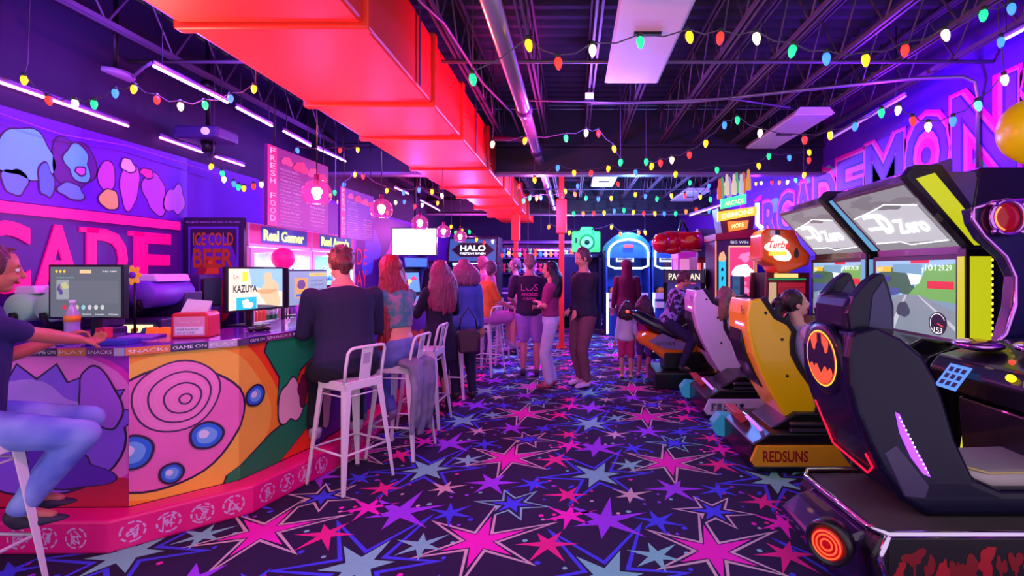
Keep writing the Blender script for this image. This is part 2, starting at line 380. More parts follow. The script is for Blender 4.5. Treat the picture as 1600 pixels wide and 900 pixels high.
# red columns
for i, (x, Y, lb) in enumerate(((-1.42, 12.2, 'thin red painted column under the far end of the duct'), (-.22, 9.6, 'thin red painted column behind the woman in white trousers'))):
    b = B(RED); b.box(x-.05, x+.05, Y-.05, Y+.05, 0, 3.4); b.box(x-.1, x+.1, Y-.1, Y+.1, 0, .02); b.box(x-.1, x+.1, Y-.1, Y+.1, 2.25, 2.9)
    tag(b.build('steel_column', None, .006), lb, 'column')
# fluorescent ceiling fixtures
FP = M('diffuser_acrylic', (246, 236, 246), .45, vary=.03); FF = M('fixture_white', (225, 215, 230), .4)
for i, (x0, x1, y0, y1, lb) in enumerate(((.30, .80, 2.6, 4.6, 'large white unlit ceiling light panel nearest the camera'), (2.50, 2.95, 5.5, 7.1, 'white unlit ceiling light panel hanging near the right wall'),
        (.38, .85, 9.0, 10.4, 'small white ceiling light panel just beyond the first cross beam'), (2.5, 3.1, 11.0, 12.6, 'far ceiling light panel above the boxing game'))):
    t = thing('ceiling_light', lb, 'ceiling light', ((x0+x1)/2, (y0+y1)/2, 3.3)); o = t.location
    b = B(FF); b.prism([(x0, 3.30), (x1, 3.30), (x1-.06, 3.37), (x0+.06, 3.37)], y0, y1); b.build('housing', t, org=o)
    b = B(FP); b.box(x0+.02, x1-.02, y0+.02, y1-.02, 3.288, 3.30); b.build('diffuser', t, org=o)
    b = B(DRK); b.box((x0+x1)/2-.1, (x0+x1)/2+.1, (y0+y1)/2-.02, (y0+y1)/2+.02, 3.27, 3.288); b.build('bracket', t, org=o)
# violet tube lights
TB = C(208, 150, 255, emit=7); TB2 = C(255, 120, 255, emit=5)
def tube_light(p, q, lb, mat=TB, grp='violet tube lights', drop=True):
    p, q = Vector(p), Vector(q); t = thing('tube_light', lb, 'tube light', (p+q)/2, 0, grp); o = t.location.copy()
    b = B(mat); b.tube([p, q], .012, 8); b.build('glowing_tube', t, org=o)
    b = B(M('tube_channel', (120, 90, 170), .4, .4)); d = Vector((0, 0, .03)); b.tube([p+d, q+d], .016, 6); b.build('channel', t, org=o)
    if drop:
        for k in (.1, .9): m_ = p.lerp(q, k)+d; b = B(DRK); b.tube([m_, Vector((m_.x, m_.y, 3.96))], .004, 5); b.build('hanging_wire', t, org=o)
for p, q, z, lb in (((240, 103), (355, 160), 3.1, 'first violet tube in the line under the duct'), ((370, 168), (425, 197), 3.1, 'second violet tube in the line under the duct'),
        ((443, 205), (485, 228), 3.1, 'third violet tube in the line under the duct, above the menu board'), ((495, 232), (540, 252), 3.1, 'fourth violet tube in the line under the duct'),
        ((617, 293), (638, 303), 3.1, 'short violet tube above the third pendant'), ((657, 313), (687, 329), 3.1, 'short violet tube near the duct beyond the pendants')):
    tube_light(atZ(*p, z), atZ(*q, z), lb)
for p, q, lb in (((-40, 115), (200, 197), 'longest pink-violet tube high on the left wall'), ((250, 215), (316, 238), 'pink-violet tube on the left wall before the ceiling fan'), ((337, 245), (381, 259), 'pink-violet tube on the left wall past the ceiling fan')):
    tube_light(atX(*p, -3.86), atX(*q, -3.86), lb, TB2, drop=False)
tube_light(atX(1296, 218, 3.2), atX(1415, 150, 3.2), 'dim violet tube above the graffiti on the right wall', C(170, 110, 235, emit=1.2))
tube_light(atX(1565, 64, 3.3), atX(1640, 25, 3.3), 'bright violet tube at the upper right corner', C(190, 130, 255, emit=4))
tube_light((-.75, 10.5, 1.95), (-.1, 10.5, 1.93), 'violet tube light over the counter at the far end', TB)
tube_light((2.2, 9.2, 2.55), (2.7, 8.6, 2.7), 'short violet tube over the red boxing game', TB2)
# small flood
t = thing('flood_light', 'small violet flood light glowing up among the joists', 'light', atZ(921, 150, 3.3)); o = t.location.copy()
b = B(DRK); b.box(o.x-.05, o.x+.05, o.y, o.y+.05, o.z-.04, o.z+.04); b.build('housing', t, .005, org=o)
b = B(C(190, 120, 255, emit=12)); b.box(o.x-.04, o.x+.04, o.y-.006, o.y, o.z-.03, o.z+.03); b.build('lens', t, org=o)
b = B(DRK); b.tube([o, Vector((o.x, o.y+.03, 3.95))], .008); b.build('bracket', t, org=o)
# conduits
CD = M('conduit_grey', (150, 130, 165), .35, .6)
def conduit(pts, lb, r=.012, mat=CD, name='conduit', cat='conduit'):
    b = B(mat); b.tube(pts, r, 7); tag(b.build(name), lb, cat)
P = [atX(1528, 290, 3.66), atX(1528, 150, 3.66), atX(1524, 128, 3.62), atX(1505, 120, 3.55)]+[Vector((3.2, 4.6, 3.34)), Vector((2.2, 4.9, 3.33)), Vector((1.3, 5.3, 3.36)), Vector((.2, 5.35, 3.36))]
conduit(P, 'grey conduit bending from the right wall across the joists', .017)
conduit([(-.5, 5.2, 3.34), (.6, 5.25, 3.33), (1.6, 5.1, 3.33), (2.4, 5.4, 3.33)], 'white cable strung across the joists beyond the near panel', .01)
conduit([(-1.05, 2.6, 3.35), (-1.0, 3.2, 3.3), (-.95, 3.6, 3.36), (-.85, 4.6, 3.3), (-.7, 5.6, 3.34), (-.66, 6.1, 3.25)], 'loose grey cable hanging beside the red duct', .012)
conduit([atX(-40, 150, -3.8), atX(0, 178, -3.8), atX(95, 210, -3.8), atX(200, 228, -3.8), atX(350, 275, -3.8)], 'thin violet cable drooping along the left wall above the mural', .006, M('cable_violet', (150, 70, 210), .5), 'cable', 'cable')
for k, (a, lb) in enumerate((([(-10, 90), (50, 105), (95, 108), (110, 98)], 'short grey cable looping at upper left'), ([(45, 95), (120, 125), (200, 127), (225, 105), (240, 97)], 'thick grey cable looping to the first violet tube'),
        ([(120, 130), (200, 160), (300, 185), (400, 215), (440, 240)], 'grey cable running past the ceiling fan toward the menu board'))):
    conduit([atZ(x, y, 3.2) for x, y in a], lb, .012, M('cable_lilac', (160, 120, 210), .5), 'cable', 'cable')
# ceiling speaker disc
c = atZ(178, 118, 3.2); t = thing('ceiling_speaker', 'round pale ceiling speaker hanging at upper left', 'speaker', c); o = c
b = B(C(190, 150, 230)); b.lathe([(.06, .05), (.13, .03), (.14, 0), (.13, -.012), (.01, -.014)], c); b.build('grille', t, org=o)
b = B(DRK); b.cyl(c+Vector((0, 0, .05)), (c.x, c.y, 3.95), .03, .03); b.build('mount', t, org=o)
b = B(M('cable_dark', (40, 30, 60), .6)); b.box(-3.6, -2.5, 2.3, 2.75, 3.3, 3.95); tag(b.build('hanging_soffit', None, .01), 'dark violet boxed soffit at the upper left corner', 'soffit')
# ceiling fan / projector
c = atZ(325, 212, 2.85); t = thing('ceiling_projector', 'dark violet projector hanging on a drop rod above the mural', 'projector', c); o = c
b = B(C(70, 40, 120)); b.box(c.x-.22, c.x+.2, c.y-.16, c.y+.16, c.z-.06, c.z+.06); b.build('housing', t, .03, 3, org=o)
b = B(DRK); b.cyl(c+Vector((0, 0, .06)), (c.x, c.y, 3.95), .018); b.cyl(c+Vector((0, 0, .45)), c+Vector((0, 0, .53)), .07, .05); b.cyl(c+Vector((0, 0, -.06)), c+Vector((0, 0, -.16)), .06, .05); b.build('drop_rod', t, org=o)
b = B(C(190, 140, 255, emit=1.5)); b.cyl(c+Vector((.1, -.16, 0)), c+Vector((.1, -.18, 0)), .035); b.build('lens', t, org=o)
# ---- string lights
BC = {'y': (255, 170, 20), 'r': (255, 40, 30), 'w': (255, 225, 170), 'g': (20, 215, 110), 'b': (50, 110, 255), 'o': (255, 110, 30), 't': (80, 230, 200)}
WIRE = M('string_wire', (84, 70, 96), .6); SOCK = M('bulb_socket', (40, 60, 50), .6)
BM_ = {}
def bulb_meshes(s):
    k = round(s, 3)
    if k not in BM_:
        pr = [(.004, -.052), (.010, -.046), (.0165, -.030), (.0185, -.016), (.0165, -.004), (.012, .004)]
        BM_[k] = {}
        for c, col in BC.items():
            bb = B(C(*col, emit=2.6 if c != 'w' else 3.2)); bb.lathe([(r*s, z*s) for r, z in pr], n=12); BM_[k][c] = bb
    return BM_[k]
_bm = {}
def light_string(pts, place, lb, s=1.0, anchors=()):
    """pts = [(px, py, colour)]; place turns a pixel into a point in the room"""
    P = [(place(x, y), c) for x, y, c in pts]
    t = thing('light_string', lb, 'string lights', P[0][0], 0, 'strings of coloured bulbs'); o = t.location.copy()
    up = Vector((0, 0, .012*s)); W_ = []
    for i, (p, c) in enumerate(P):
        W_.append(p+up*1.6)
        if i+1 < len(P):
            n = P[i+1][0]+up*1.6; W_.append((p+up*1.6+n)/2-Vector((0, 0, .03)))
    pre = [Vector((P[0][0].x, P[0][0].y+.05, 3.96)), P[0][0]+Vector((0, .02, .1))]; e_ = P[-1][0]; cl = lambda x: 2.88 if -2.25 < x < -1.05 else 3.96; post = [e_+Vector((0, .02, .05)), Vector((e_.x, e_.y+.05, cl(e_.x)))]; pre[0].z = cl(P[0][0].x)
    b = B(WIRE); b.tube(pre+W_+post, .0035*max(s, .9), 5); b.build('wire', t, org=o)
    for i, (p, c) in enumerate(P):
        key = (round(s, 3), c)
        if key not in _bm:
            ob = bulb_meshes(s)[c].build('bulb', t); _bm[key] = ob.data
        else: ob = bpy.data.objects.new('bulb', _bm[key]); COL.objects.link(ob); ob.parent = t
        ob.location = p-o
        ob.rotation_euler = (R.uniform(-.2, .2), R.uniform(-.2, .2), 0)
        k2 = ('sock', round(s, 3))
        if k2 not in _bm:
            bb = B(SOCK); bb.cyl((0, 0, .002*s), (0, 0, .024*s), .0125*s, n=10); sk = bb.build('socket', ob); _bm[k2] = sk.data
        else: sk = bpy.data.objects.new('socket', _bm[k2]); COL.objects.link(sk); sk.parent = ob
def S(txt): return [(int(a), int(b_), c) for a, b_, c in (q.split(',') for q in txt.split())]
light_string(S('738,118,g 825,64,y 872,92,r 926,73,w 1000,60,g 1076,52,y 1126,53,r 1181,54,w 1239,73,g 1291,85,b 1352,87,y 1414,72,r 1476,49,w 1537,18,g 1580,8,b'), lambda x, y: atZ(x, y, 3.12) if False else atY(x, y, 3.05+abs(x-1100)*.0004), 'nearest string of coloured bulbs sagging across the upper right', 1.35, ((-1.1, 3.3, 3.0),))
light_string(S('1564,60,b 1569,119,w 1527,160,t 1489,184,b 1450,193,w 1426,184,r 1404,167,w 1377,172,g 1337,193,b 1297,207,y 1257,214,r 1188,204,w 1152,184,g 1132,192,b 1103,220,y 1077,238,r 1050,246,w 1032,251,r 1019,256,y 1010,249,g'), lambda x, y: atY(x, y, 3.6+(1564-x)*.0034), 'coloured bulbs running from the right wall back past the second light panel', 1.35)
light_string(S('770,222,w 821,216,y 884,212,g 916,204,w 935,205,r 959,229,y 970,250,g'), lambda x, y: atY(x, y, 5.3), 'short string of bulbs crossing over the steel pipe in mid ceiling', 1.35)
light_string(S('835,278,y 872,259,b 897,267,y 924,267,r 951,260,y 993,266,b 1056,269,y 1120,262,g 1185,256,y 1201,241,g 1233,243,b 1264,235,y 1264,247,r 1257,270,y'), lambda x, y: atY(x, y, 6.7), 'string of bulbs hanging in front of the first cross beam', 1.5)
light_string(S('38,120,y 75,152,r 117,157,w 147,158,g 180,141,b 210,135,y 245,152,r 282,162,w 320,160,g 360,150,b 397,135,y'), lambda x, y: atY(x, y, 3.3+x*.001), 'string of coloured bulbs at the upper left over the bar', 1.1)
light_string(S('331,257,y 347,268,g 350,277,w 365,284,b 373,289,g 381,291,y 396,288,r 408,285,w 416,271,g 421,279,r 442,259,y 464,232,b 532,232,r 559,231,y'), lambda x, y: atY(x, y, 4.7+(x-331)*.005), 'string of bulbs passing behind the first menu board', 1.1)
light_string(S('523,298,g 538,286,b 555,270,y 567,273,r 605,295,y 631,298,b 655,294,b 675,297,y 690,303,w'), lambda x, y: atY(x, y, 6.4), 'string of bulbs above the row of pink pendants', 1.2)
light_string(S('516,303,y 529,313,y 536,329,r 553,330,w 560,348,b 605,330,o 618,314,w 632,313,b 648,320,r 660,318,w 684,315,y'), lambda x, y: atY(x, y, 7.6), 'string of bulbs between the second and third pendants', 1.2)
px4 = lambda s_: [(int(600+.375*float(a)), int(240+.375*float(b_)), c) for a, b_, c in (q.split(',') for q in s_.split())]
light_string(px4('565,132,r 583,190,g 610,180,g 638,180,y 655,178,b 748,173,r 755,150,y 795,165,o 808,130,b 845,180,g 895,183,b 948,180,y 975,120,r 1048,165,y 1092,172,b 1140,183,g 1198,170,y 1255,170,r 1275,115,g 1318,175,y 1355,130,b 1360,185,g 1425,125,y 1500,92,r'), lambda x, y: atY(x, y, 8.8), 'string of bulbs just beyond the first cross beam', 1.6)
light_string(px4('750,238,b 790,243,g 830,243,o 875,243,r 918,240,y 960,234,b 1000,230,g 1040,238,y 1085,243,r 1130,245,y 1170,245,b 1217,243,g 1260,237,o 1303,227,r 1357,233,b 1390,260,r'), lambda x, y: atY(x, y, 12.4), 'straight string of bulbs along the second cross beam', 2.2)
light_string(px4('690,300,o 775,325,y 870,322,g 950,300,y 985,328,o 1062,325,o 1090,325,y'), lambda x, y: atY(x, y, 10.6), 'sparse string of bulbs over the basketball games', 1.8)
light_string([(x, y, c) for x, y, c in ((705, 352, 'y'), (712, 361, 'g'), (722, 358, 'y'), (733, 360, 'g'), (745, 372, 'y'), (757, 377, 'r'), (770, 375, 'w'), (785, 397, 'r'), (795, 393, 'y'), (812, 395, 'g'), (825, 398, 'b'), (715, 378, 'o'), (700, 372, 'g'))][:11], lambda x, y: atY(x, y, 11.2), 'far string of bulbs between the pendants and the red duct', 1.7)
light_string([(1170, 283, 'r'), (1181, 285, 'y'), (1189, 284, 'w'), (1206, 283, 'r'), (1218, 283, 'o'), (1231, 282, 'w'), (1243, 279, 't')], lambda x, y: atX(x, y, 3.5), 'short string of bulbs over the far end of the graffiti', 1.3)
# ---- pink globe pendants
PG = G('pink_glass', (255, 90, 200), .55, .22); PB = C(255, 190, 240, emit=16)
for i, (px, py, r, lb) in enumerate(((495, 302, 22, 'nearest and largest pink glass globe pendant'), (596, 327, 17, 'second pink globe pendant from the camera'), (656, 349, 13, 'third pink globe pendant, in front of the TV'), (693, 362, 11, 'fourth pink globe pendant, right of the TV'), (719, 370, 10, 'farthest pink globe pendant'))):
    Y = .125*F/r if r > 0 else 5; Y = {0: 4.4, 1: 5.7, 2: 7.3, 3: 8.6, 4: 9.6}[i]; c = atY(px, py, Y); rr = r/F*Y
    t = thing('globe_pendant', lb, 'pendant light', c, 0, 'pink glass globe pendants')
    b = B(PG); b.lathe([(rr*math.sin(a), rr*math.cos(a)) for a in [.25+k*(2.5-.25)/14 for k in range(15)]], n=28); g = b.build('globe', t); 
    b = B(PB); b.ell((0, 0, rr*.12), (rr*.36, rr*.36, rr*.33)); b.ell((0, 0, -rr*.22), (rr*.24, rr*.24, rr*.25)); b.build('bulb', t)
    b = B(C(120, 20, 80)); b.cyl((0, 0, rr*.4), (0, 0, rr*1.35), rr*.18); b.build('socket', t)
    b = B(BLK); b.tube([(0, 0, rr*1.3), (0, 0, 3.94-c.z)], .006, 5); b.build('cord', t)
    lamp('pendant_lamp', 'POINT', c+Vector((0, 0, -rr-.02)), (1, .1, .6), 16, .05)
# ---- menu boards: hanging over the coolers
def menu(Y0, Y1, X0, X1, z0, z1, lb, tint, pink):
    o = Vector((X0, Y0, z0)); d = Vector((X1-X0, Y1-Y0, 0)); w = d.length; u = d.normalized(); f_ = (o, u, Vector((0, 0, 1))); nn = u.cross(Vector((0, 0, 1)))
    t = thing('menu_board', lb, 'menu board', o); h = z1-z0
    b = B(C(*tint)); b.add([o+u*a+Vector((0, 0, c))-nn*e for e in (0, .03) for a, c in ((0, 0), (w, 0), (w, h), (0, h))], [(0, 1, 2, 3), (7, 6, 5, 4), (0, 4, 5, 1), (1, 5, 6, 2), (2, 6, 7, 3), (3, 7, 4, 0)]); b.build('board', t, org=o)
    b = B(C(*pink, emit=.35)); b.flat(f_, [(0, 0), (w*.13, 0), (w*.13, h), (0, h)], .003); b.build('side_banner', t, org=o)
    b = B(C(255, 200, 245, emit=.7)); n = 10
    for k, ch in enumerate('FRESH FOOD'):
        if ch != ' ': b.text(f_, ch, w*.035, h*(.90-.093*k), w*.07, h*.07, off=.006)
    b.build('banner_lettering', t, org=o)
    b = B(C(230, 180, 245, emit=.5)); q = random.Random(5); items = ['Philly Cheese Steak Fry', 'Chopped Cheese', 'Chicken Fingers', 'Cheese Fries', 'Classic Burger', 'Hot Dogs', 'Nachos', 'Onion Rings']
    z = h*.72
    for k in range(5):
        b.text(f_, items[k], w*.18, z, w*(.28+.02*(k % 3)), h*.035, off=.004)
        for r_ in range(2 if k < 4 else 4): b.text(f_, 'served hot with your choice of sauce', w*.18, z-h*.04*(r_+1), w*(.3+.04*(r_ % 2)), h*.02, off=.004)
        z -= h*.135
    z = h*.42
    for k in range(4):
        b.text(f_, items[7-k], w*.66, z, w*.26, h*.035, off=.004); b.text(f_, 'with fries and a drink', w*.66, z-h*.045, w*.25, h*.02, off=.004); z -= h*.1
    b.build('menu_lettering', t, org=o)
    b = B(C(215, 40, 70))
    for a, c, r_ in ((.28, .86, .07), (.5, .84, .1), (.72, .82, .09), (.88, .8, .07)): b.mat(C(*q.choice([(215, 40, 70), (200, 60, 90), (235, 110, 120)]))); b.flat(f_, blob(w*a, h*c, w*r_, h*r_*.9, .2, k), .004+a*.001)
    b.build('food_pictures', t, org=o)
    for a in (.1, .9): p = o+u*w*a+Vector((0, 0, h)); b = B(DRK); b.tube([p, Vector((p.x, p.y, 3.94))], .006, 5); b.build('hanging_wire', t, org=o)
menu(4.8, 5.9, -3.0, -2.95, 1.98, 2.78, 'large magenta FRESH FOOD menu board hanging over the first drink cooler', (112, 16, 116), (255, 20, 150))
menu(6.1, 7.0, -2.9, -2.85, 1.94, 2.58, 'smaller violet FRESH FOOD menu board hanging over the second drink cooler', (84, 22, 150), (235, 20, 160))
# ---- TV
def screen_thing(name, lb, cat, corners, art=None, face=(240, 240, 250), glow=1.2, stand=None, thick=.04, bez=.015):
    """corners: lower left point, unit u, width, height"""
    o, u, w, h = corners; o = Vector(o); u = Vector(u).normalized(); v = Vector((0, 0, 1)); nn = u.cross(v)
    t = thing(name, lb, cat, o+u*w/2); oo = t.location.copy(); f_ = (o, u, v)
    b = B(BLK); E_ = [(-bez, -bez), (w+bez, -bez), (w+bez, h+bez), (-bez, h+bez)]
    b.add([o+u*a+v*c-nn*e for e in (.002, thick) for a, c in E_], [(0, 1, 2, 3), (7, 6, 5, 4), (0, 4, 5, 1), (1, 5, 6, 2), (2, 6, 7, 3), (3, 7, 4, 0)]); b.build('casing', t, .003, org=oo)
    b = B(C(*face, emit=glow)); b.flat(f_, [(0, 0), (w, 0), (w, h), (0, h)], .001)
    if art: art(b, f_, w, h, glow)
    b.build('screen', t, org=oo)
    if stand is not None:
        b = B(BLK); c = o+u*w/2-nn*(thick+.03); zb = stand
        b.box(c.x-.025, c.x+.025, c.y-.015, c.y+.015, zb, o.z+h*.4); b.box(c.x-.12, c.x+.12, c.y-.08, c.y+.08, zb, zb+.012); b.build('stand', t, .004, org=oo)
    return t
tv = atY(613, 398, 8.4); tv2 = atY(681, 357, 8.4)
t = screen_thing('television', 'bright white television hanging behind the third pendant', 'television', (tv, (1, 0, 0), tv2.x-tv.x, tv2.z-tv.z), lambda b, f_, w, h, g: (b.mat(C(255, 225, 240, emit=1.5)), b.flat(f_, blob(w*.5, h*.5, w*.3, h*.3, .2, 3), .002)), (255, 246, 252), 1.7)
b = B(DRK); b.tube([(0, .06, .3), (0, .06, 3.94-tv.z)], .02); b.build('ceiling_mount', t)

# ================================================================ BAR
BT = 1.10
t = thing('bar_counter', 'long L-shaped bar counter with painted front and magenta foot ledge', 'bar', (-2.6, 4, 0)); o = Vector((-2.6, 4, 0))
outer = [(-3.88, 2.80), (-2.56, 2.82), (-2.17, 3.18), (-2.0, 3.8), (-1.98, 10.2)]
inner = [(-3.88, 3.42), (-2.85, 3.46), (-2.66, 3.62), (-2.58, 3.95), (-2.56, 10.2)]
def off_poly(P, d):
    Q = []
    for i, p in enumerate(P):
        a = Vector(P[max(i-1, 0)]); c = Vector(P[min(i+1, len(P)-1)]); dd = (c-a).normalized(); Q.append((p[0]+dd.y*d, p[1]-dd.x*d))
    return Q
top = off_poly(outer, .03)
TOPM = M('countertop_gloss', (120, 40, 190), .16, coat=.6, vary=.3, scale=9)
b = B(TOPM); b.prism(top+inner[::-1], BT-.05, BT, 'xy'); b.build('countertop', t, .008, org=o)
b = B(C(40, 20, 60))
q = random.Random(11)
for i in range(len(top)-1):      # sticker covered edge
    a, c = Vector((*top[i], 0)), Vector((*top[i+1], 0)); L = (c-a).length; u = (c-a)/L; f_ = (a+Vector((0, 0, BT-.047)), u, Vector((0, 0, 1))); x = 0
    while x < L-.02:
        w = min(q.uniform(.05, .22), L-x); b.mat(C(*q.choice([(90, 70, 110), (180, 170, 200), (40, 40, 90), (60, 20, 80), (220, 120, 60), (150, 130, 160), (120, 40, 120)]))); b.flat(f_, [(x, 0), (x+w, 0), (x+w, .044), (x, .044)], .0015)
        if w > .09: b.mat(C(235, 225, 240)); b.text(f_, q.choice(['SNACKS', 'PLAY', 'RETRO', 'GAME ON']), x+.01, .012, w-.02, .02, off=.003)
        x += w
b.build('sticker_edge', t, org=o)
b = B(C(60, 30, 90)); b.prism([(p[0], p[1]) for p in off_poly(outer, -.012)]+[(p[0]-.0, p[1]) for p in off_poly(outer, -.06)][::-1], .0, BT-.05, 'xy'); b.build('bar_core', t, org=o)
INKB = C(46, 16, 66)
PZ = .18; PHh = BT-.05-PZ
def panel(i, art, base):
    a, c = Vector((*outer[i], PZ)), Vector((*outer[i+1], PZ)); L = (c-a).length; u = (c-a)/L; f_ = (a, u, Vector((0, 0, 1)))
    b = B(C(*base)); nn = u.cross(Vector((0, 0, 1)))
    b.add([a-nn*e+u*x+Vector((0, 0, z)) for e in (0, .01) for x, z in ((0, 0), (L, 0), (L, PHh), (0, PHh))], [(0, 1, 2, 3), (7, 6, 5, 4), (0, 4, 5, 1), (1, 5, 6, 2), (2, 6, 7, 3), (3, 7, 4, 0)])
    art(b, f_, L); b.build('painted_panel', t, org=o)
def clipx(P, x0, x1, z0, z1):      # Sutherland-Hodgman against a rectangle
    for ax, lim, sg in ((0, x0, 1), (0, x1, -1), (1, z0, 1), (1, z1, -1)):
        Q = []
        for i in range(len(P)):
            p, r_ = P[i-1], P[i]; ip, ir = (p[ax]-lim)*sg >= 0, (r_[ax]-lim)*sg >= 0
            if ip != ir: k = (lim-p[ax])/(r_[ax]-p[ax]); Q.append((p[0]+(r_[0]-p[0])*k, p[1]+(r_[1]-p[1])*k))
            if ir: Q.append(r_)
        P = Q
        if not P: break
    return P
def shp(b, f_, L, col, P, off, sh=0, ink=0):
    if ink:
        cx = sum(p[0] for p in P)/len(P); cy = sum(p[1] for p in P)/len(P)
        s_ = [(p[0]+(p[0]-cx)/max(math.hypot(p[0]-cx, p[1]-cy), .01)*ink, p[1]+(p[1]-cy)/max(math.hypot(p[0]-cx, p[1]-cy), .01)*ink) for p in P]
        Q = clipx([(x-sh, y) for x, y in s_], 0, L, 0, PHh)
        if len(Q) > 2: b.mat(INKB); b.flat(f_, Q, off)
    Q = clipx([(x-sh, y) for x, y in P], 0, L, 0, PHh)
    if len(Q) > 2: b.mat(C(*col)); b.flat(f_, Q, off+.0006)
def art0(b, f_, L):
    for c, r_, o_ in (((235, 40, 190), 1.0, .001), ((255, 120, 215), .93, .0015)): shp(b, f_, L, c, blob(.85, .50, .62*r_, .42*r_, .08, 5), o_)
    shp(b, f_, L, (200, 20, 70), blob(.9, .0, .7, .16, .1, 6), .0020)
    spiky = []
    for k in range(36):
        a_ = 2*PI*k/36; r_ = 1 if k % 2 or not (.3 < a_ < 2.6) else 1.28
        spiky.append((.80+.50*r_*math.cos(a_), .40+.33*r_*math.sin(a_)))
    shp(b, f_, L, (145, 85, 238), spiky, .003, ink=.014)
    shp(b, f_, L, (190, 135, 255), blob(.78, .52, .36, .20, .12, 9), .0042); shp(b, f_, L, (95, 30, 190), blob(.95, .22, .25, .11, .2, 10), .0045, ink=.01)
    shp(b, f_, L, (170, 120, 245), blob(.35, .58, .16, .22, .2, 12), .0055, ink=.012)
    shp(b, f_, L, (180, 90, 235), blob(1.16, .62, .10, .19, .1, 14, a=.5), .006, ink=.012)
GX = [0.0]
L01 = (Vector(outer[2])-Vector(outer[1])).length; L12 = (Vector(outer[3])-Vector(outer[2])).length
def bigart(b, f_, L, sh):
    # generic pink swirl and blue bubbles across the two angled panels (sh = distance along the bar of this panel's start)
    for c, rx, o_ in (((255, 150, 40), .58, .001), ((255, 190, 70), .50, .0016)): shp(b, f_, L, c, blob(.22, .42, rx, rx*.95, .05, 3), o_, sh)
    shp(b, f_, L, (255, 70, 30), blob(1.0, .6, .35, .4, .2, 7), .0008, sh)
    shp(b, f_, L, (240, 110, 190), blob(.16, .42, .37, .35, .04, 22), .003, sh, ink=.014)
    for k, r_ in enumerate((.215, .185, .155, .125, .095, .065, .035)):
        shp(b, f_, L, (250, 140, 205) if k % 2 else INKB and (70, 24, 90), blob(.20+.006*k, .60-.004*k, r_, r_, .02, 2), .004+.0008*k, sh, ink=.0)
        shp(b, f_, L, (245, 130, 200), blob(.20+.006*k, .60-.004*k, r_-.010, r_-.010, .02, 2), .0045+.0008*k, sh)
    for k, (cx, cy, r_) in enumerate(((-.01, .31, .09), (.34, .33, .075), (.17, .14, .05), (.62, .52, .06))):
        shp(b, f_, L, (40, 110, 225), blob(cx, cy, r_, r_, .03, 40+k), .012, sh, ink=.014); shp(b, f_, L, (110, 180, 250), blob(cx, cy, r_*.7, r_*.7, .03, 40+k), .0135, sh)
        shp(b, f_, L, (225, 225, 255), blob(cx-r_*.2, cy+r_*.15, r_*.35, r_*.35, .03, 40+k), .0145, sh)
    shp(b, f_, L, (20, 130, 80), [(.40, -.1), (.66, -.1), (1.3, .32), (1.25, .42), (.75, .22), (.45, .05)], .006, sh, ink=.012)
    shp(b, f_, L, (25, 150, 95), [(.70, .80), (.82, .60), (.80, .42), (.90, .40), (1.0, .62), (1.3, .80), (1.3, .95), (.75, .95)], .0066, sh, ink=.012)
    shp(b, f_, L, (235, 180, 200), blob(.92, .40, .10, .17, .15, 51), .0076, sh, ink=.012); shp(b, f_, L, (100, 20, 60), blob(1.04, .48, .06, .1, .3, 52), .0085, sh, ink=.008)
panel(0, art0, (170, 30, 190)); panel(1, lambda b, f_, L: bigart(b, f_, L, -.02), (250, 80, 40)); panel(2, lambda b, f_, L: bigart(b, f_, L, L01-.02), (240, 60, 30))
def art3(b, f_, L):
    q = random.Random(8)
    shp(b, f_, L, (60, 120, 235), blob(.3, .62, .35, .3, .15, 71), .002, 0, ink=.012)
    for k, r_ in enumerate((.17, .135, .1, .065, .03)): shp(b, f_, L, ((40, 90, 220), (90, 230, 235))[k % 2], blob(.2, .66, r_, r_, .02, 2), .004+.001*k)
    shp(b, f_, L, (225, 170, 215), blob(.1, .25, .13, .2, .2, 72), .003, ink=.012)
    for k in range(14):
        shp(b, f_, L, q.choice([(60, 60, 200), (200, 40, 160), (40, 150, 180), (230, 120, 60), (130, 50, 210)]), blob(.9+k*.4, q.uniform(.25, .7), .22, q.uniform(.12, .25), .2, k), .002+k*.0002, ink=.012)
panel(3, art3, (90, 40, 180))
lo = off_poly(outer, .17); 
b = B(M('foot_ledge_magenta', (250, 20, 130), .4, vary=.1)); b.prism(lo+outer[::-1], 0, .18, 'xy'); b.build('foot_ledge', t, .015, org=o)
b = B(C(235, 170, 225)); s0 = 0
for i in range(len(lo)-1):
    a, c = Vector((*lo[i], 0)), Vector((*lo[i+1], 0)); L = (c-a).length; u = (c-a)/L; f_ = (a, u, Vector((0, 0, 1)))
    k = 0; x = .1
    while x < L-.07:
        if i or x > .6:
            q = random.Random(k+i*9)
            for j in range(9):
                a0 = j*.7+q.uniform(0, .3); b.ring(f_, (x, .09), .048, .058, .002, a0, a0+.5, 5)
            for j in range(5): b.stroke(f_, [(x+q.uniform(-.03, .03), .09+q.uniform(-.04, .04)) for _ in range(3)], .007, .002+j*.0002)
        x += .155; k += 1
        if i == 3 and k > 26: break
b.build('ledge_doodles', t, org=o)
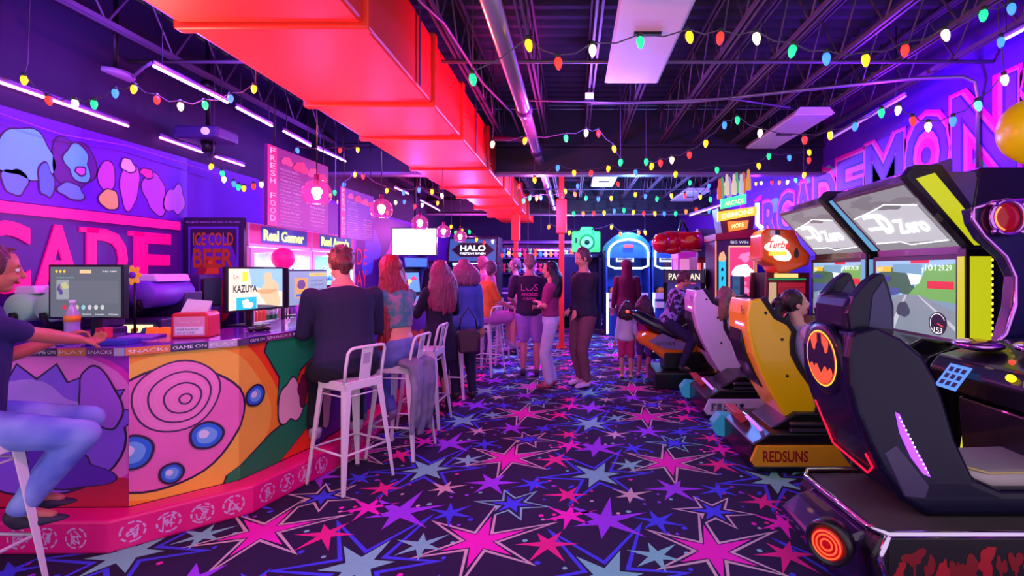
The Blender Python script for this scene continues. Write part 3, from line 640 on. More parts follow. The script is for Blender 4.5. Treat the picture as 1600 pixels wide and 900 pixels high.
# ================================================================ BEHIND AND ON THE BAR
# drink coolers
def cooler(Y0, lb, head, glow):
    X0, w, hgt = -3.27, 1.17, 2.02
    t = thing('drink_cooler', lb, 'cooler', (-3.55, Y0+w/2, 0), 0, None); o = t.location.copy(); Y1 = Y0+w
    FRM = M('cooler_white', (240, 215, 235), .4, vary=.03)
    b = B(FRM); b.box(-3.86, X0-.02, Y0, Y0+.03, 0, 1.80); b.box(-3.86, X0-.02, Y1-.03, Y1, 0, 1.80); b.box(-3.86, -3.83, Y0, Y1, 0, 1.8); b.box(-3.86, X0-.02, Y0, Y1, 0, .25)
    b.build('cabinet', t, org=o)
    b = B(FRM); b.box(-3.86, X0, Y0, Y1, 1.78, hgt); b.build('header', t, .006, org=o)
    FH = fr((X0, Y0, 1.8), (0, 1, 0), (0, 0, 1))
    b = B(C(235, 40, 150, emit=.5)); b.flat(FH, [(.01, .01), (w-.01, .01), (w-.01, .21), (.01, .21)], .003); b.mat(C(60, 70, 190, emit=.5)); b.flat(FH, [(.18, .02), (w-.1, .02), (w-.1, .20), (.18, .20)], .0045); b.build('sign_panel', t, org=o)
    b = B(C(225, 255, 150, emit=1.0)); b.text(FH, head, .22, .05, w-.4, .12, off=.005, fat=.03, ext=.006); b.build('sign_lettering', t, org=o)
    b = B(C(240, 250, 255, emit=1.6)); b.box(-3.82, -3.80, Y0+.05, Y1-.05, .3, 1.76); b.build('back_light', t, org=o) if False else None
    b = B(C(*glow, emit=2.4)); b.box(-3.5, -3.36, Y0+.05, Y1-.05, 1.755, 1.775); b.build('top_light', t, org=o)
    b = B(C(225, 235, 250)); b.box(-3.83, -3.82, Y0+.03, Y1-.03, .25, 1.78); b.build('liner', t, org=o)
    for z in (.6, .98, 1.34): b = B(C(220, 220, 235)); b.box(-3.82, X0-.04, Y0+.03, Y1-.03, z-.012, z); b.build('shelf', t, org=o)
    for k in (0, 1):
        a = Y0+.01+k*(w/2-.005); c = a+w/2-.015
        b = B(FRM); 
        for y0_, y1_, z0_, z1_ in ((a, a+.05, .27, 1.77), (c-.05, c, .27, 1.77), (a+.05, c-.05, .27, .33), (a+.05, c-.05, 1.71, 1.77)): b.box(X0-.02, X0+.015, y0_, y1_, z0_, z1_)
        d = b.build('door', t, org=o)
        b = B(G('cooler_glass', (230, 245, 255), .2)); b.box(X0-.006, X0, a+.05, c-.05, .33, 1.71); b.build('pane', d, org=o)
        b = B(CHR); yh = c-.025 if k == 0 else a+.025; b.tube([(X0+.015, yh, .9), (X0+.05, yh, .93), (X0+.05, yh, 1.25), (X0+.015, yh, 1.28)], .01, 8); b.build('handle', d, org=o)
    lamp('cooler_lamp', 'AREA', (-3.45, Y0+w/2, 1.75), tuple(lin(glow)), 26, sx=.1, sy=w-.15, target=(-3.55, Y0+w/2, 0))
    return t
cooler(4.94, 'first drink cooler with Real Gamer header, white light inside', 'Real Gamer', (235, 245, 255))
cooler(6.13, 'second drink cooler with Real Arcade header, greenish light inside', 'Real Arcade', (150, 255, 200))
# bottles and cans in the coolers
def bottle_proto(col, cap, can=False):
    t = thing('drink_can' if can else 'drink_bottle', 'x', 'can' if can else 'bottle')
    if can:
        b = B(C(*col, rough=.3)); b.lathe([(.028, 0), (.033, .008), (.033, .105), (.027, .118)]); b.build('can_body', t)
        b = B(CHR); b.lathe([(.027, .118), (.024, .119), (.0, .117)], n=16); b.build('lid', t)
    else:
        b = B(C(*col, rough=.2)); b.lathe([(.028, 0), (.032, .01), (.032, .13), (.012, .19), (.012, .215)], n=12); b.build('bottle_body', t)
        b = B(C(*cap)); b.cyl((0, 0, .212), (0, 0, .228), .0135, n=10); b.build('cap', t)
        b = B(C(*cap)); b.lathe([(.0325, .05), (.0325, .11)], n=12); b.build('paper_label', t)
    return t
cols = [((60, 70, 170), (230, 230, 240)), ((230, 90, 60), (250, 230, 80)), ((60, 160, 90), (245, 245, 245)), ((240, 200, 90), (200, 40, 40)), ((120, 60, 160), (60, 60, 60)), ((200, 220, 235), (60, 120, 220))]
prot = [bottle_proto(*c, can=(i % 3 == 1)) for i, c in enumerate(cols)]; used = set(); q = random.Random(21)
for ci, Y0 in enumerate((4.94, 6.13)):
    for si, z in enumerate((.98, 1.34)):
        for k in range(14 if ci == 0 else 12):
            y = Y0+.1+k*(1.0/(14 if ci == 0 else 12)); i = (si*2+k//3+ci) % 6; L = f"{'can' if i % 3 == 1 else 'bottle'} on the {('upper', 'middle')[1-si] if si else 'middle'} shelf of the {('first', 'second')[ci]} drink cooler"
            L = f"{'soda can' if i % 3 == 1 else 'drink bottle'} on the {'top' if si else 'second'} shelf of the {('first', 'second')[ci]} cooler"
            g = f"{'cans' if i % 3 == 1 else 'bottles'} on the {'top' if si else 'second'} shelf of the {('first', 'second')[ci]} cooler"
            if i in used: dup(prot[i], (-3.42, y, z), 0, L, group=g)
            else: prot[i].location = (-3.42, y, z); prot[i]['label'] = L; prot[i]['group'] = g; used.add(i)
for i in range(6):
    if i not in used: prot[i].location = (-3.6, 5.1+.1*i, .98); prot[i]['label'] = 'drink standing at the back of a cooler shelf'
# beer sign panel on a cabinet side facing the camera
t = thing('beer_sign', 'tall dark panel painted with orange ICE COLD BEER lettering in a violet frame', 'sign', (-3.56, 4.9, 0)); o = t.location.copy()
b = B(C(36, 14, 70)); b.box(-3.87, -3.27, 4.86, 4.90, 0, 2.06); b.build('panel', t, .004, org=o)
FB = fr((-3.87, 4.86, .9), (1, 0, 0), (0, 0, 1))
b = B(C(100, 50, 220)); 
for x0, x1, z0, z1 in ((.05, .07, .1, 1.05), (.53, .55, .1, 1.05), (.05, .55, 1.05, 1.07)): b.flat(FB, [(x0, z0), (x1, z0), (x1, z1), (x0, z1)], .002)
b.mat(C(90, 40, 190)); b.flat(FB, blob(.3, .62, .22, .42, .06, 4), .0015); b.build('border', t, org=o)
b = B(C(170, 30, 60)); b.flat(FB, blob(.3, .42, .17, .30, .18, 9), .003); b.mat(C(230, 90, 50)); b.flat(FB, blob(.3, .52, .08, .22, .3, 12), .0045); b.mat(C(130, 40, 130)); b.flat(FB, blob(.24, .40, .05, .12, .2, 2), .006); b.build('flame_picture', t, org=o)
b = B(C(240, 90, 50, emit=.15)); b.text(FB, 'ICE COLD', .1, .88, .4, .13, off=.007, fat=.02); b.mat(C(235, 70, 45, emit=.15)); b.text(FB, 'BEER', .1, .66, .4, .19, off=.007, fat=.03)
b.mat(C(180, 130, 230)); b.text(FB, 'No game without the cold of the beer', .03, 1.10, .54, .025, off=.005); b.build('sign_lettering', t, org=o)
# back counter and slush machines
b = B(C(44, 24, 78)); b.box(-3.87, -3.30, 3.45, 4.80, 0, .92); b.mat(C(90, 50, 130)); b.box(-3.87, -3.28, 3.44, 4.82, .92, .96); tag(b.build('back_counter', None, .006), 'violet back counter under the slush machines along the left wall', 'counter')
def slush(c, lb, drum, col2, rz=0):
    t = thing('slush_machine', lb, 'drink machine', c, rz)
    b = B(C(50, 24, 90)); b.box(-.22, .22, -.22, .22, 0, .16); b.box(-.2, .2, .02, .22, .16, .34); b.build('base', t, .012)
    for s in (-1, 1):
        b = B(C(*drum)); b.tube([(s*.1, -.25, .33), (s*.1, -.23, .33), (s*.1, .14, .33)], [.085, .098, .098], 20); b.build('drum', t)
        b = B(C(225, 200, 250, rough=.2)); b.prism([(s*.1-.085, .42), (s*.1+.085, .42), (s*.1+.06, .475), (s*.1-.06, .475)], -.2, .12); b.build('lid', t, .012)
        b = B(BLK); b.cyl((s*.1, -.27, .29), (s*.1, -.25, .22), .018); b.box(s*.1-.012, s*.1+.012, -.285, -.262, .26, .30); b.build('tap', t, .002)
    b = B(C(*col2, emit=1.2)); b.box(-.17, .17, -.232, -.225, .03, .12); p = b.build('lit_panel', t)
    b = B(C(250, 180, 40))
    for k, cc in enumerate(((250, 190, 60), (235, 90, 60), (250, 200, 70), (90, 190, 180))): b.mat(C(*cc)); b.flat(fr((-.17, -.232, .03), (1, 0, 0), (0, 0, 1)), blob(.05+k*.08, .045, .028, .03, .15, k), .002)
    b.build('drink_pictures', p)
    return t
slush((-3.60, 3.50, .96), 'slush machine with pale green drums behind the left monitor', (170, 235, 190), (255, 240, 190))
s2 = slush((-3.58, 4.2, .96), 'slush machine with violet drums and lit drink pictures', (110, 60, 200), (255, 240, 170))
s2.scale = (1.1, 1.1, 1.15)
b = B(C(60, 30, 110)); b.box(-3.8, -3.42, 4.48, 4.76, .96, 1.5); b.mat(DRK); b.box(-3.42, -3.40, 4.5, 4.74, 1.2, 1.46); tag(b.build('ice_dispenser', None, .02), 'dark violet boxy ice dispenser on the back counter by the beer sign', 'machine')
for k, (x, y, lb) in enumerate(((-2.885, 3.62, 'orange glowing tub nearest the monitor on the bar'), (-2.80, 3.60, 'small orange glowing tub second on the bar'), (-2.725, 3.62, 'orange glowing tub by the napkin dispenser'))):
    b = B(C(255, 95, 30, emit=.7)); b.prism([(x-.03, BT), (x+.03, BT), (x+.025, BT+.05), (x-.022, BT+.05)], 3.33, 3.38); tag(b.build('tub', None, .006), lb, 'tub', 'orange tubs on the bar')
# decorative flower light
c = atY(207, 430, 3.7); t = thing('flower_ornament', 'orange flower-shaped ornament with violet centre beside the left monitor', 'ornament', c); ff = fr(c, (1, 0, 0), (0, 0, 1))
b = B(C(255, 150, 40, emit=.5)); P = [((.052+.012*math.cos(7*a))*math.cos(a), (.062+.014*math.cos(7*a))*math.sin(a)) for a in [2*PI*k/56 for k in range(56)]]
b.prism([(c.x+x, c.z+z) for x, z in P], c.y, c.y+.012); b.build('petals', t, org=c)
b = B(C(120, 40, 200)); b.cyl(c+Vector((0, -.006, 0)), c, .026); b.build('centre', t, org=c)
b = B(DRK); b.tube([c+Vector((0, .02, 0)), (c.x, c.y+.02, .96)], .008); b.box(c.x-.05, c.x+.05, c.y-.03, c.y+.07, .96, .975); b.build('stem', t, org=c)
# monitors on the bar
def art_mon1(b, f_, w, h, g):
    b.mat(C(120, 130, 140, emit=.55)); b.flat(f_, [(w*.28, h*.27), (w*.97, h*.27), (w*.97, h*.72), (w*.28, h*.72)], .002)
    b.mat(C(170, 180, 185, emit=.6)); b.flat(f_, [(w*.09, h*.35), (w*.27, h*.35), (w*.27, h*.74), (w*.09, h*.74)], .0025); b.mat(C(220, 220, 160, emit=.6)); b.flat(f_, blob(w*.2, h*.62, w*.05, h*.08, .2, 3), .003); b.mat(C(110, 90, 170, emit=.5)); b.flat(f_, blob(w*.14, h*.55, w*.04, h*.09, .2, 5), .003)
    b.mat(C(240, 200, 150, emit=.9)); b.flat(f_, [(w*.42, h*.87), (w*.58, h*.87), (w*.58, h*.94), (w*.42, h*.94)], .002)
    for k in range(3): b.mat(C(255, 210, 60, emit=.8)); b.flat(f_, blob(w*(.09+.055*k), h*.91, w*.017, h*.03, .05, 1), .002)
    b.mat(C(250, 250, 250, emit=1)); b.text(f_, '37,862  7:30PM', w*.74, h*.89, w*.2, h*.03)
    b.mat(C(130, 220, 210, emit=.7)); b.text(f_, 'SUPER SMASH', w*.09, h*.77, w*.25, h*.025)
    for k in range(7): b.mat(C(*((230, 40, 70), (200, 200, 210), (210, 190, 160), (150, 210, 220), (205, 205, 210), (200, 215, 210), (200, 210, 200))[k], emit=.8)); b.flat(f_, blob(w*(.2+.09*k), h*.19, w*.027, h*.05, .02, 1), .002)
    b.mat(C(245, 245, 245, emit=.9))
    for k, s_ in enumerate(('Options', 'Controllers', 'Close')): b.text(f_, s_, w*(.45+.19*k), h*.035, w*.13, h*.03)
pA, pB = atY(79, 495, 3.05), atY(189, 417, 3.05)
screen_thing('monitor', 'left monitor on the bar showing a grey game menu', 'monitor', (pA, (1, 0, 0), pB.x-pA.x, pB.z-pA.z), art_mon1, (92, 100, 110), .9, BT)
def art_mon2(b, f_, w, h, g):
    b.mat(C(150, 200, 225, emit=1)); b.flat(f_, [(w*.4, h*.55), (w, h*.4), (w, h), (w*.35, h)], .0015)
    b.mat(C(235, 200, 150, emit=1)); b.flat(f_, clipx(blob(w*.76, h*.35, w*.2, h*.36, .14, 5), 0, w, 0, PHh if False else h), .003); b.flat(f_, blob(w*.70, h*.78, w*.08, h*.13, .1, 6), .0035); b.mat(C(215, 170, 115, emit=1)); b.flat(f_, blob(w*.68, h*.42, w*.17, h*.07, .15, 8), .004)
    b.mat(C(30, 30, 40)); b.text(f_, 'KAZUYA', w*.07, h*.42, w*.42, h*.18, off=.005, fat=.02)
    b.mat(C(240, 230, 40, emit=1)); b.text(f_, '1', w*.23, h*.70, w*.09, h*.22, off=.005, fat=.05); b.mat(C(220, 80, 80, emit=.8)); b.text(f_, 'Lv.', w*.08, h*.76, w*.1, h*.1, off=.005)
    b.mat(C(40, 190, 215, emit=1)); b.flat(f_, [(w*.12, 0), (w*.48, 0), (w*.48, h*.30), (w*.12, h*.30)], .0055); b.mat(C(235, 235, 240, emit=1)); b.flat(f_, blob(w*.31, h*.13, w*.09, h*.11, .2, 9), .007)
    b.mat(C(120, 120, 130, emit=.5)); b.flat(f_, [(w*.5, 0), (w*.95, 0), (w*.75, h*.06), (w*.5, h*.1)], .004)
def slanted(pl, pr, y0, y1, Yl, Yr):
    a = atY(pl, y1, Yl); c = atY(pr, y1, Yr); u = Vector((c.x-a.x, c.y-a.y, 0)); return (a, u, u.length, atY(pl, y0, Yl).z-a.z)
screen_thing('monitor', 'middle monitor on the bar showing the word KAZUYA', 'monitor', slanted(357, 441, 420, 486, 3.62, 4.1), art_mon2, (240, 228, 205), 1.0, BT)
def art_mon3(b, f_, w, h, g):
    b.mat(C(235, 170, 70, emit=.8)); b.flat(f_, [(w*.12, h*.2), (w*.45, h*.2), (w*.45, h*.8), (w*.12, h*.8)], .002); b.mat(C(110, 70, 130, emit=.7)); b.flat(f_, blob(w*.29, h*.6, w*.1, h*.15, .05, 3), .003)
    b.mat(C(240, 220, 70, emit=.9)); b.flat(f_, [(w*.5, h*.85), (w*.98, h*.85), (w*.98, h*.94), (w*.5, h*.94)], .002); b.mat(C(60, 60, 90)); b.text(f_, 'SCOREBOARD', w*.53, h*.87, w*.42, h*.05, off=.004)
    b.mat(C(80, 90, 130, emit=.5))
    for k in range(4): b.text(f_, 'PLAYER READY', w*.55, h*(.68-.14*k), w*.36, h*.05)
    b.mat(C(60, 120, 200, emit=.7)); b.flat(f_, [(w*.15, h*.24), (w*.42, h*.24), (w*.42, h*.32), (w*.15, h*.32)], .003)
screen_thing('monitor', 'right monitor on the bar, partly behind the man in navy', 'monitor', slanted(452, 510, 424, 478, 4.35, 5.0), art_mon3, (140, 165, 190), .8, BT)
# napkin dispenser
t = thing('napkin_dispenser', 'red napkin dispenser with a clear front card on the bar', 'dispenser', (-2.50, 3.24, BT), 12)
b = B(C(215, 30, 60, rough=.3)); b.prism([(-.11, 0), (.11, 0), (.105, .15), (.09, .165), (-.09, .165), (-.105, .15)], -.07, .09); b.build('case', t, .008)
b = B(C(230, 140, 180)); f_ = fr((-.09, -.072, .015), (1, 0, 0), (0, 0, 1)); b.flat(f_, [(0, 0), (.18, 0), (.18, .125), (0, .125)], .001); b.mat(C(235, 225, 245)); b.flat(f_, [(.01, .01), (.17, .01), (.17, .06), (.01, .06)], .002)
b.mat(C(90, 60, 100)); b.text(f_, 'ONE NAPKIN', .02, .035, .12, .015, off=.003); b.text(f_, 'AT A TIME', .02, .015, .1, .012, off=.003); b.mat(C(245, 210, 225)); b.text(f_, 'THANK YOU', .02, .08, .13, .02, off=.003); b.build('card', t)
b = B(C(225, 200, 250)); b.add([(-.08, -.02, .16), (.07, -.01, .16), (.1, 0, .235), (-.05, .01, .25), (-.08, .02, .16), (.07, .03, .16)], [(0, 1, 2, 3), (4, 3, 2, 5), (0, 3, 4), (1, 5, 2)]); b.build('napkins', t)
# water bottle
t = thing('water_bottle', 'clear ribbed water bottle with orange label near the bar edge', 'bottle', (-3.0, 2.93, BT))
CP = M('bottle_plastic', (214, 180, 255), .12, vary=.05); CP.node_tree.nodes['Principled BSDF'].inputs['Alpha'].default_value = .55
b = B(CP); pr = [(.033, 0), (.037, .006), (.037, .03)]
for k in range(6): pr += [(.0345, .035+k*.016), (.037, .043+k*.016)]
pr += [(.037, .15), (.03, .19), (.014, .225), (.013, .245)]; b.lathe(pr); b.build('bottle_body', t)
b = B(C(255, 150, 40)); b.lathe([(.0378, .135), (.0378, .17), (.034, .178)][:2]); b.build('paper_label', t)
b = B(C(235, 235, 250)); b.cyl((0, 0, .243), (0, 0, .262), .0155); b.build('cap', t)
b = B(C(150, 110, 220, rough=.2)); b.lathe([(.0325, .008), (.0335, .12)]); b.build('water', t)
# papers, boxes, cups on the bar
def boxy(name, lb, cat, x, y, sx, sy, sz, col, rz=0, z=BT, **k):
    b = B(C(*col, **k), Matrix.Rotation(math.radians(rz), 4, 'Z')); b.box(-sx/2, sx/2, -sy/2, sy/2, 0, sz); ob = b.build(name, None, min(.004, sz*.3)); ob.location = (x, y, z); return tag(ob, lb, cat)
boxy('folded_cloth', 'blue folded cloth lying at the bar edge in front of the left monitor', 'cloth', -2.74, 2.92, .22, .12, .03, (60, 60, 190), 8)
boxy('paper_stack', 'lilac papers spread on the bar beside the water bottle', 'paper', -3.05, 3.0, .18, .14, .008, (200, 150, 240), -15)
boxy('card_box', 'small yellow card box standing near the left player', 'box', -3.27, 3.02, .09, .05, .07, (250, 240, 150), 5)
boxy('snack_box', 'small red snack box behind the water bottle', 'box', -2.99, 3.12, .07, .05, .075, (240, 60, 90), -6)
boxy('glass_tray', 'lilac tray on the bar between the left and middle monitors', 'tray', -2.82, 3.2, .2, .16, .015, (150, 100, 220), 10)
def cup(x, y, h, r, col, lb, cat='cup', z=BT):
    t = thing('plastic_cup', lb, cat, (x, y, z)); b = B(C(*col, rough=.25)); b.lathe([(r*.72, 0), (r, h), (r*.93, h-.004), (r*.68, .006)]); b.build('cup_body', t); b = B(C(235, 190, 230)); b.tube([(r*math.cos(a), r*math.sin(a), h) for a in [2*PI*k/18 for k in range(18)]], .003, 6, closed=True); b.build('rim', t); return t
cup(-2.18, 4.05, .10, .042, (235, 120, 190), 'pink plastic cup on the bar left of the man in navy')
cup(-2.4, 4.3, .13, .036, (190, 110, 220), 'tall lilac plastic cup in front of the right monitor')
cup(-2.62, 3.5, .15, .03, (200, 130, 240), 'slim lilac tumbler behind the napkin dispenser')
cup(-2.2, 5.9, .14, .035, (250, 90, 60), 'orange drink cup on the bar beyond the red-haired woman')
# game controller on the bar
t = thing('game_controller', 'black game controller lying on the bar under the middle monitor', 'controller', (-2.28, 3.55, BT+.018), 40)
b = B(BLK); b.ell((0, 0, 0), (.06, .035, .018)); b.ell((-.05, -.025, 0), (.025, .04, .017)); b.ell((.05, -.025, 0), (.025, .04, .017)); b.build('controller_body', t)
b = B(C(120, 110, 140)); b.cyl((-.03, .0, .015), (-.03, 0, .03), .009); b.cyl((.03, 0, .015), (.03, 0, .03), .009); b.build('thumbsticks', t)
b = B(C(200, 80, 210, emit=.4)); b.tube([(-.03, .03, .005), (-.08, .12, -.01), (.0, .2, -.012), (.1, .16, -.012)], .003, 6); b.build('cord', t)
# magenta sphere of unknown kind, with a glow added to its colour
t = thing('magenta_globe', 'magenta globe with added glow standing before the drink coolers', 'lamp', (-3.05, 5.15, 0)); 
b = B(C(255, 20, 140, emit=.8)); b.ell((0, 0, 1.66), (.11, .11, .115), n=24, m=16); b.build('globe', t); b = B(DRK); b.cyl((0, 0, 0), (0, 0, 1.55), .02); b.cyl((0, 0, 0), (0, 0, .02), .13); b.cyl((0, 0, 1.54), (0, 0, 1.57), .05); b.build('stand', t)
# ================================================================ STOOLS
def make_stool(lb, x, y, heading):
    t = thing('bar_stool', lb, 'bar stool', (x, y, 0), heading, 'white metal bar stools'); b = B(WHT)
    s = .155; pr = []
    b.box(-s, s, -s, s, .745, .762); b.box(-s, s, -s, -s+.012, .70, .75); b.box(-s, s, s-.012, s, .70, .75); b.box(-s, -s+.012, -s, s, .70, .75); b.box(s-.012, s, -s, s, .70, .75)
    b.build('seat', t, .008, 3)
    for sx in (-1, 1):
        for sy in (-1, 1):
            b = B(WHT); a = Vector((sx*.150, sy*.150, .755)); c = Vector((sx*.215, sy*.215, 0)); wt, wb = .052, .022
            P = []
            for p, w in ((a, wt), (c, wb)):
                P += [p+Vector((0, 0, 0)), p+Vector((-sx*w, 0, 0)), p+Vector((-sx*w, -sy*.006, 0)), p+Vector((-sx*.012, -sy*.012, 0)), p+Vector((-sx*.006, -sy*w, 0)), p+Vector((0, -sy*w, 0))]
            n = 6; fs = [tuple(range(n)), tuple(range(n, 2*n))[::-1]]+[(i, n+i, n+(i+1) % n, (i+1) % n) for i in range(n)]
            if sx*sy < 0: fs = [f_[::-1] for f_ in fs]
            b.add(P, fs); lg = b.build('leg', t, .003)
            b = B(M('rubber_grey', (70, 60, 80), .8)); b.box(c.x-.024*(sx > 0)-0, c.x+.024*(sx < 0), c.y-.024*(sy > 0), c.y+.024*(sy < 0), 0, .015); b.build('rubber_foot', lg, .002)
    b = B(WHT); z = .27; k = .150+(.065)*(1-z/.755)-.012
    b.tube([(k, k, z), (k, -k, z), (-k, -k, z), (-k, k, z)], .009, 6, closed=True); b.build('foot_rail', t)
    z = .66; k = .150+(.065)*(1-z/.755)-.012; b = B(WHT); b.tube([(k, k, z), (k, -k, z), (-k, -k, z), (-k, k, z)], .006, 6, closed=True); b.build('upper_brace', t)
    b = B(WHT); b.tube([(-.14, -.15, .75), (-.155, -.152, .86), (-.18, -.150, .97), (-.188, -.135, .992), (-.19, -.11, 1.0), (-.19, .11, 1.0), (-.188, .135, .992), (-.18, .150, .97), (-.155, .152, .86), (-.14, .15, .75)], .0115, 8); b.build('back_rail', t)
    b = B(WHT); b.prism([(-.145, .755), (-.150, .755), (-.194, 1.0), (-.186, 1.0)], -.045, .045); sp = b.build('back_splat', t, .003)
    b = B(M('white_powder_shade', (190, 176, 200), .4)); b.prism([(-.1565, .80), (-.1575, .80), (-.1865, .955), (-.1855, .955)], -.028, .028); b.build('embossed_panel', sp)
    return t
s0 = make_stool('white metal bar stool nearest along the bar, under the man in navy', -1.62, 3.57, 150)
for lb, x, y, h in (('white metal bar stool at the far left edge, under the seated player', -2.77, 2.18, 88), ('white metal bar stool under the woman with long red hair', -1.44, 4.12, 172),
    ('white metal bar stool between the red-haired woman and the woman in black', -1.47, 4.86, 178), ('white metal bar stool beyond the woman in black', -1.45, 5.95, 172),
    ('white metal bar stool with low back holding the person in orange', -1.27, 7.15, 160), ('far white metal bar stool right of the person in orange', -1.15, 8.0, 120), ('farthest white metal bar stool against the bar', -1.5, 9.0, 175)):
    dup(s0, (x, y, 0), h, lb)
# ================================================================ RACING GAMES ON THE RIGHT
SCRX = 2.86
def racing(Y0, shell, sdy, pdy, basecol, basetext, post, lb, tcol):
    """one cabinet between Y0 and Y0+1.12 with its seat and base"""
    t = thing('racing_game', lb, 'arcade game', (2.2, Y0+.5, 0)); o = t.location.copy(); Y1 = Y0+1.10
    # cabinet
    b = B(M('cabinet_black', (22, 18, 34), .3, coat=.4)); b.prism([(2.88, .0), (3.45, 0), (3.45, 2.3), (3.0, 2.3), (2.9, 1.72), (2.88, 1.0), (2.62, .9), (2.5, .72), (2.6, .0)], Y0+.02, Y1-.02, 'xz'); b.build('cabinet', t, .01, org=o)
    fs = fr((SCRX, Y1-.07, 1.02), (0, -1, 0), (0, 0, 1)); w, h = Y1-Y0-.14, .60
    b = B(BLK); b.box(SCRX, SCRX+.03, Y0+.02, Y1-.02, .97, 1.66); b.build('bezel', t, .006, org=o)
    b = B(C(120, 160, 175, emit=.8)); b.flat(fs, [(0, 0), (w, 0), (w, h), (0, h)], .001)
    def sh(col, P, off, e=.8): b.mat(C(*col, emit=e)); b.flat(fs, [(x*w, y*h) for x, y in P], off)
    sh((150, 200, 230), [(0, .5), (1, .5), (1, 1), (0, 1)], .002); sh((50, 105, 70), [(0, .45), (.3, .55), (.55, .48), (.55, .62), (.42, .85), (.3, .93), (0, .8)], .003); sh((100, 165, 70), [(.45, .5), (.62, .72), (.68, .9), (1, .95), (1, .45)], .0035, 1)
    sh((240, 250, 250), [(.44, .86), (.50, .66), (.6, .68), (.66, .9)], .004, 1.2)
    sh((60, 90, 150), [(0, .42), (.35, .52), (.35, .60), (0, .62)], .0045); sh((130, 150, 155), [(0, 0), (1, 0), (1, .35), (.62, .52), (.4, .52), (0, .3)], .005); sh((190, 205, 205), [(.2, 0), (.28, 0), (.45, .52), (.43, .52)], .006); sh((190, 205, 205), [(1, .1), (1, .16), (.6, .52), (.58, .52)], .006)
    sh((70, 90, 100), blob(.4, .3, .08, .12, .1, 3), .0065, .5)
    sh((240, 200, 50), [(.02, .84), (.24, .84), (.24, .92), (.02, .92)], .007); sh((220, 50, 50), [(.70, .62), (.99, .62), (.99, .72), (.70, .72)], .007); sh((50, 70, 160), [(.01, .70), (.22, .70), (.22, .78), (.01, .78)], .007); sh((220, 40, 40), [(.5, .96), (.72, .96), (.72, 1), (.5, 1)], .007); sh((110, 170, 190), [(.26, .84), (.64, .80), (.64, .95), (.26, .95)], .0068); sh((30, 40, 50), blob(.82, .17, .1, .15, .02, 2), .007, .2)
    b.mat(C(245, 245, 245, emit=1.2)); b.text(fs, '101', .68*w, .86*h, .12*w, .08*h, off=.009); b.text(fs, '29.29', .83*w, .86*h, .14*w, .07*h, off=.009); b.text(fs, '1ST', .04*w, .85*h, .08*w, .05*h, off=.009); b.text(fs, '153', .78*w, .05*h, .09*w, .07*h, off=.009)
    b.ring(fs, (.82*w, .17*h), .075, .08, .0095, .4, 5.2, 24); b.mat(C(240, 70, 50, emit=1.2)); b.stroke(fs, [(.82*w, .17*h), (.88*w, .14*h)], .008, .01)
    b.build('screen', t, org=o)
    # marquee leaning out over the player
    b = B(M('marquee_frame', (150, 148, 158), .25, .7)); Pm = [(SCRX+.06, 1.70), (SCRX-.40, 2.20), (SCRX-.34, 2.27), (SCRX+.12, 2.27), (SCRX+.3, 1.7)]; b.prism(Pm, Y0+.03, Y1-.03); b.prism([(SCRX-.40, 2.20), (SCRX-.34, 2.27), (SCRX+.12, 2.42), (SCRX+.12, 2.27)], Y0+.25, Y1-.3); mq = b.build('marquee', t, .01, org=o)
    A = Vector((SCRX+.06, Y1-.06, 1.70)); Cc = Vector((SCRX-.40, Y1-.06, 2.20)); v = (Cc-A); hh = v.length; v.normalize(); fm = (A, Vector((0, -1, 0)), v); w2 = Y1-Y0-.12
    b = B(C(150, 152, 156, emit=.7)); b.flat(fm, [(.02, .03), (w2-.02, .03), (w2-.02, hh-.03), (.02, hh-.03)], .004)
    b.mat(C(196, 200, 204, emit=.8)); b.flat(fm, [(.06, .12), (w2-.06, .10), (w2-.06, hh-.22), (w2*.6, hh-.16), (w2*.4, hh-.2), (.06, hh-.25)], .006)
    b.mat(C(245, 250, 255, emit=3)); b.stroke(fm, [(.06, .12), (w2*.4, .12), (w2*.5, .08), (w2-.06, .10)], .008, .008); b.stroke(fm, [(.06, hh-.25), (w2*.4, hh-.2), (w2*.6, hh-.16), (w2-.06, hh-.22)], .008, .008)
    b.mat(C(150, 150, 154, emit=.5)); b.flat(fm, blob(w2*.7, hh*.75, .2, .06, .3, 4), .007); b.flat(fm, blob(w2*.35, hh*.84, .2, .05, .3, 6), .007); b.build('marquee_panel', mq, org=o)
    b = B(C(255, 255, 255, emit=3.5)); b.text(fm, 'INITIAL', w2*.2, hh*.60, .17, .045, off=.011, fat=.02, shear=.2); b.text(fm, 'D', w2*.33, hh*.33, .15, .22, off=.012, fat=.05, shear=.15); b.text(fm, 'THE ARCADE', w2*.14, hh*.40, .2, .035, off=.011, fat=.02); b.text(fm, 'Zero', w2*.5, hh*.30, .36, .15, off=.012, fat=.02, shear=.2); b.build('marquee_lettering', mq, org=o)
    for y_ in (Y0+.12, Y1-.12): b = B(DRK); b.tube([A+Vector((-.01, y_-A.y, .03))+v*.05, A+Vector((-.01, y_-A.y, .03))+v*.5], .018, 8); b.build('marquee_strut', mq, org=o)
    # side light posts on the near side
    pc = C(*post, emit=.6, rough=.3)
    b = B(BLK); b.box(SCRX-.03, SCRX+.2, Y0-.06, Y0+.02, .0, 1.70); b.prism([(SCRX+.0, 1.70), (SCRX-.46, 2.22), (SCRX-.40, 2.30), (SCRX-.2, 2.30), (SCRX+.24, 1.70)], Y0-.06, Y0+.02); sp = b.build('side_post', t, .006, org=o)
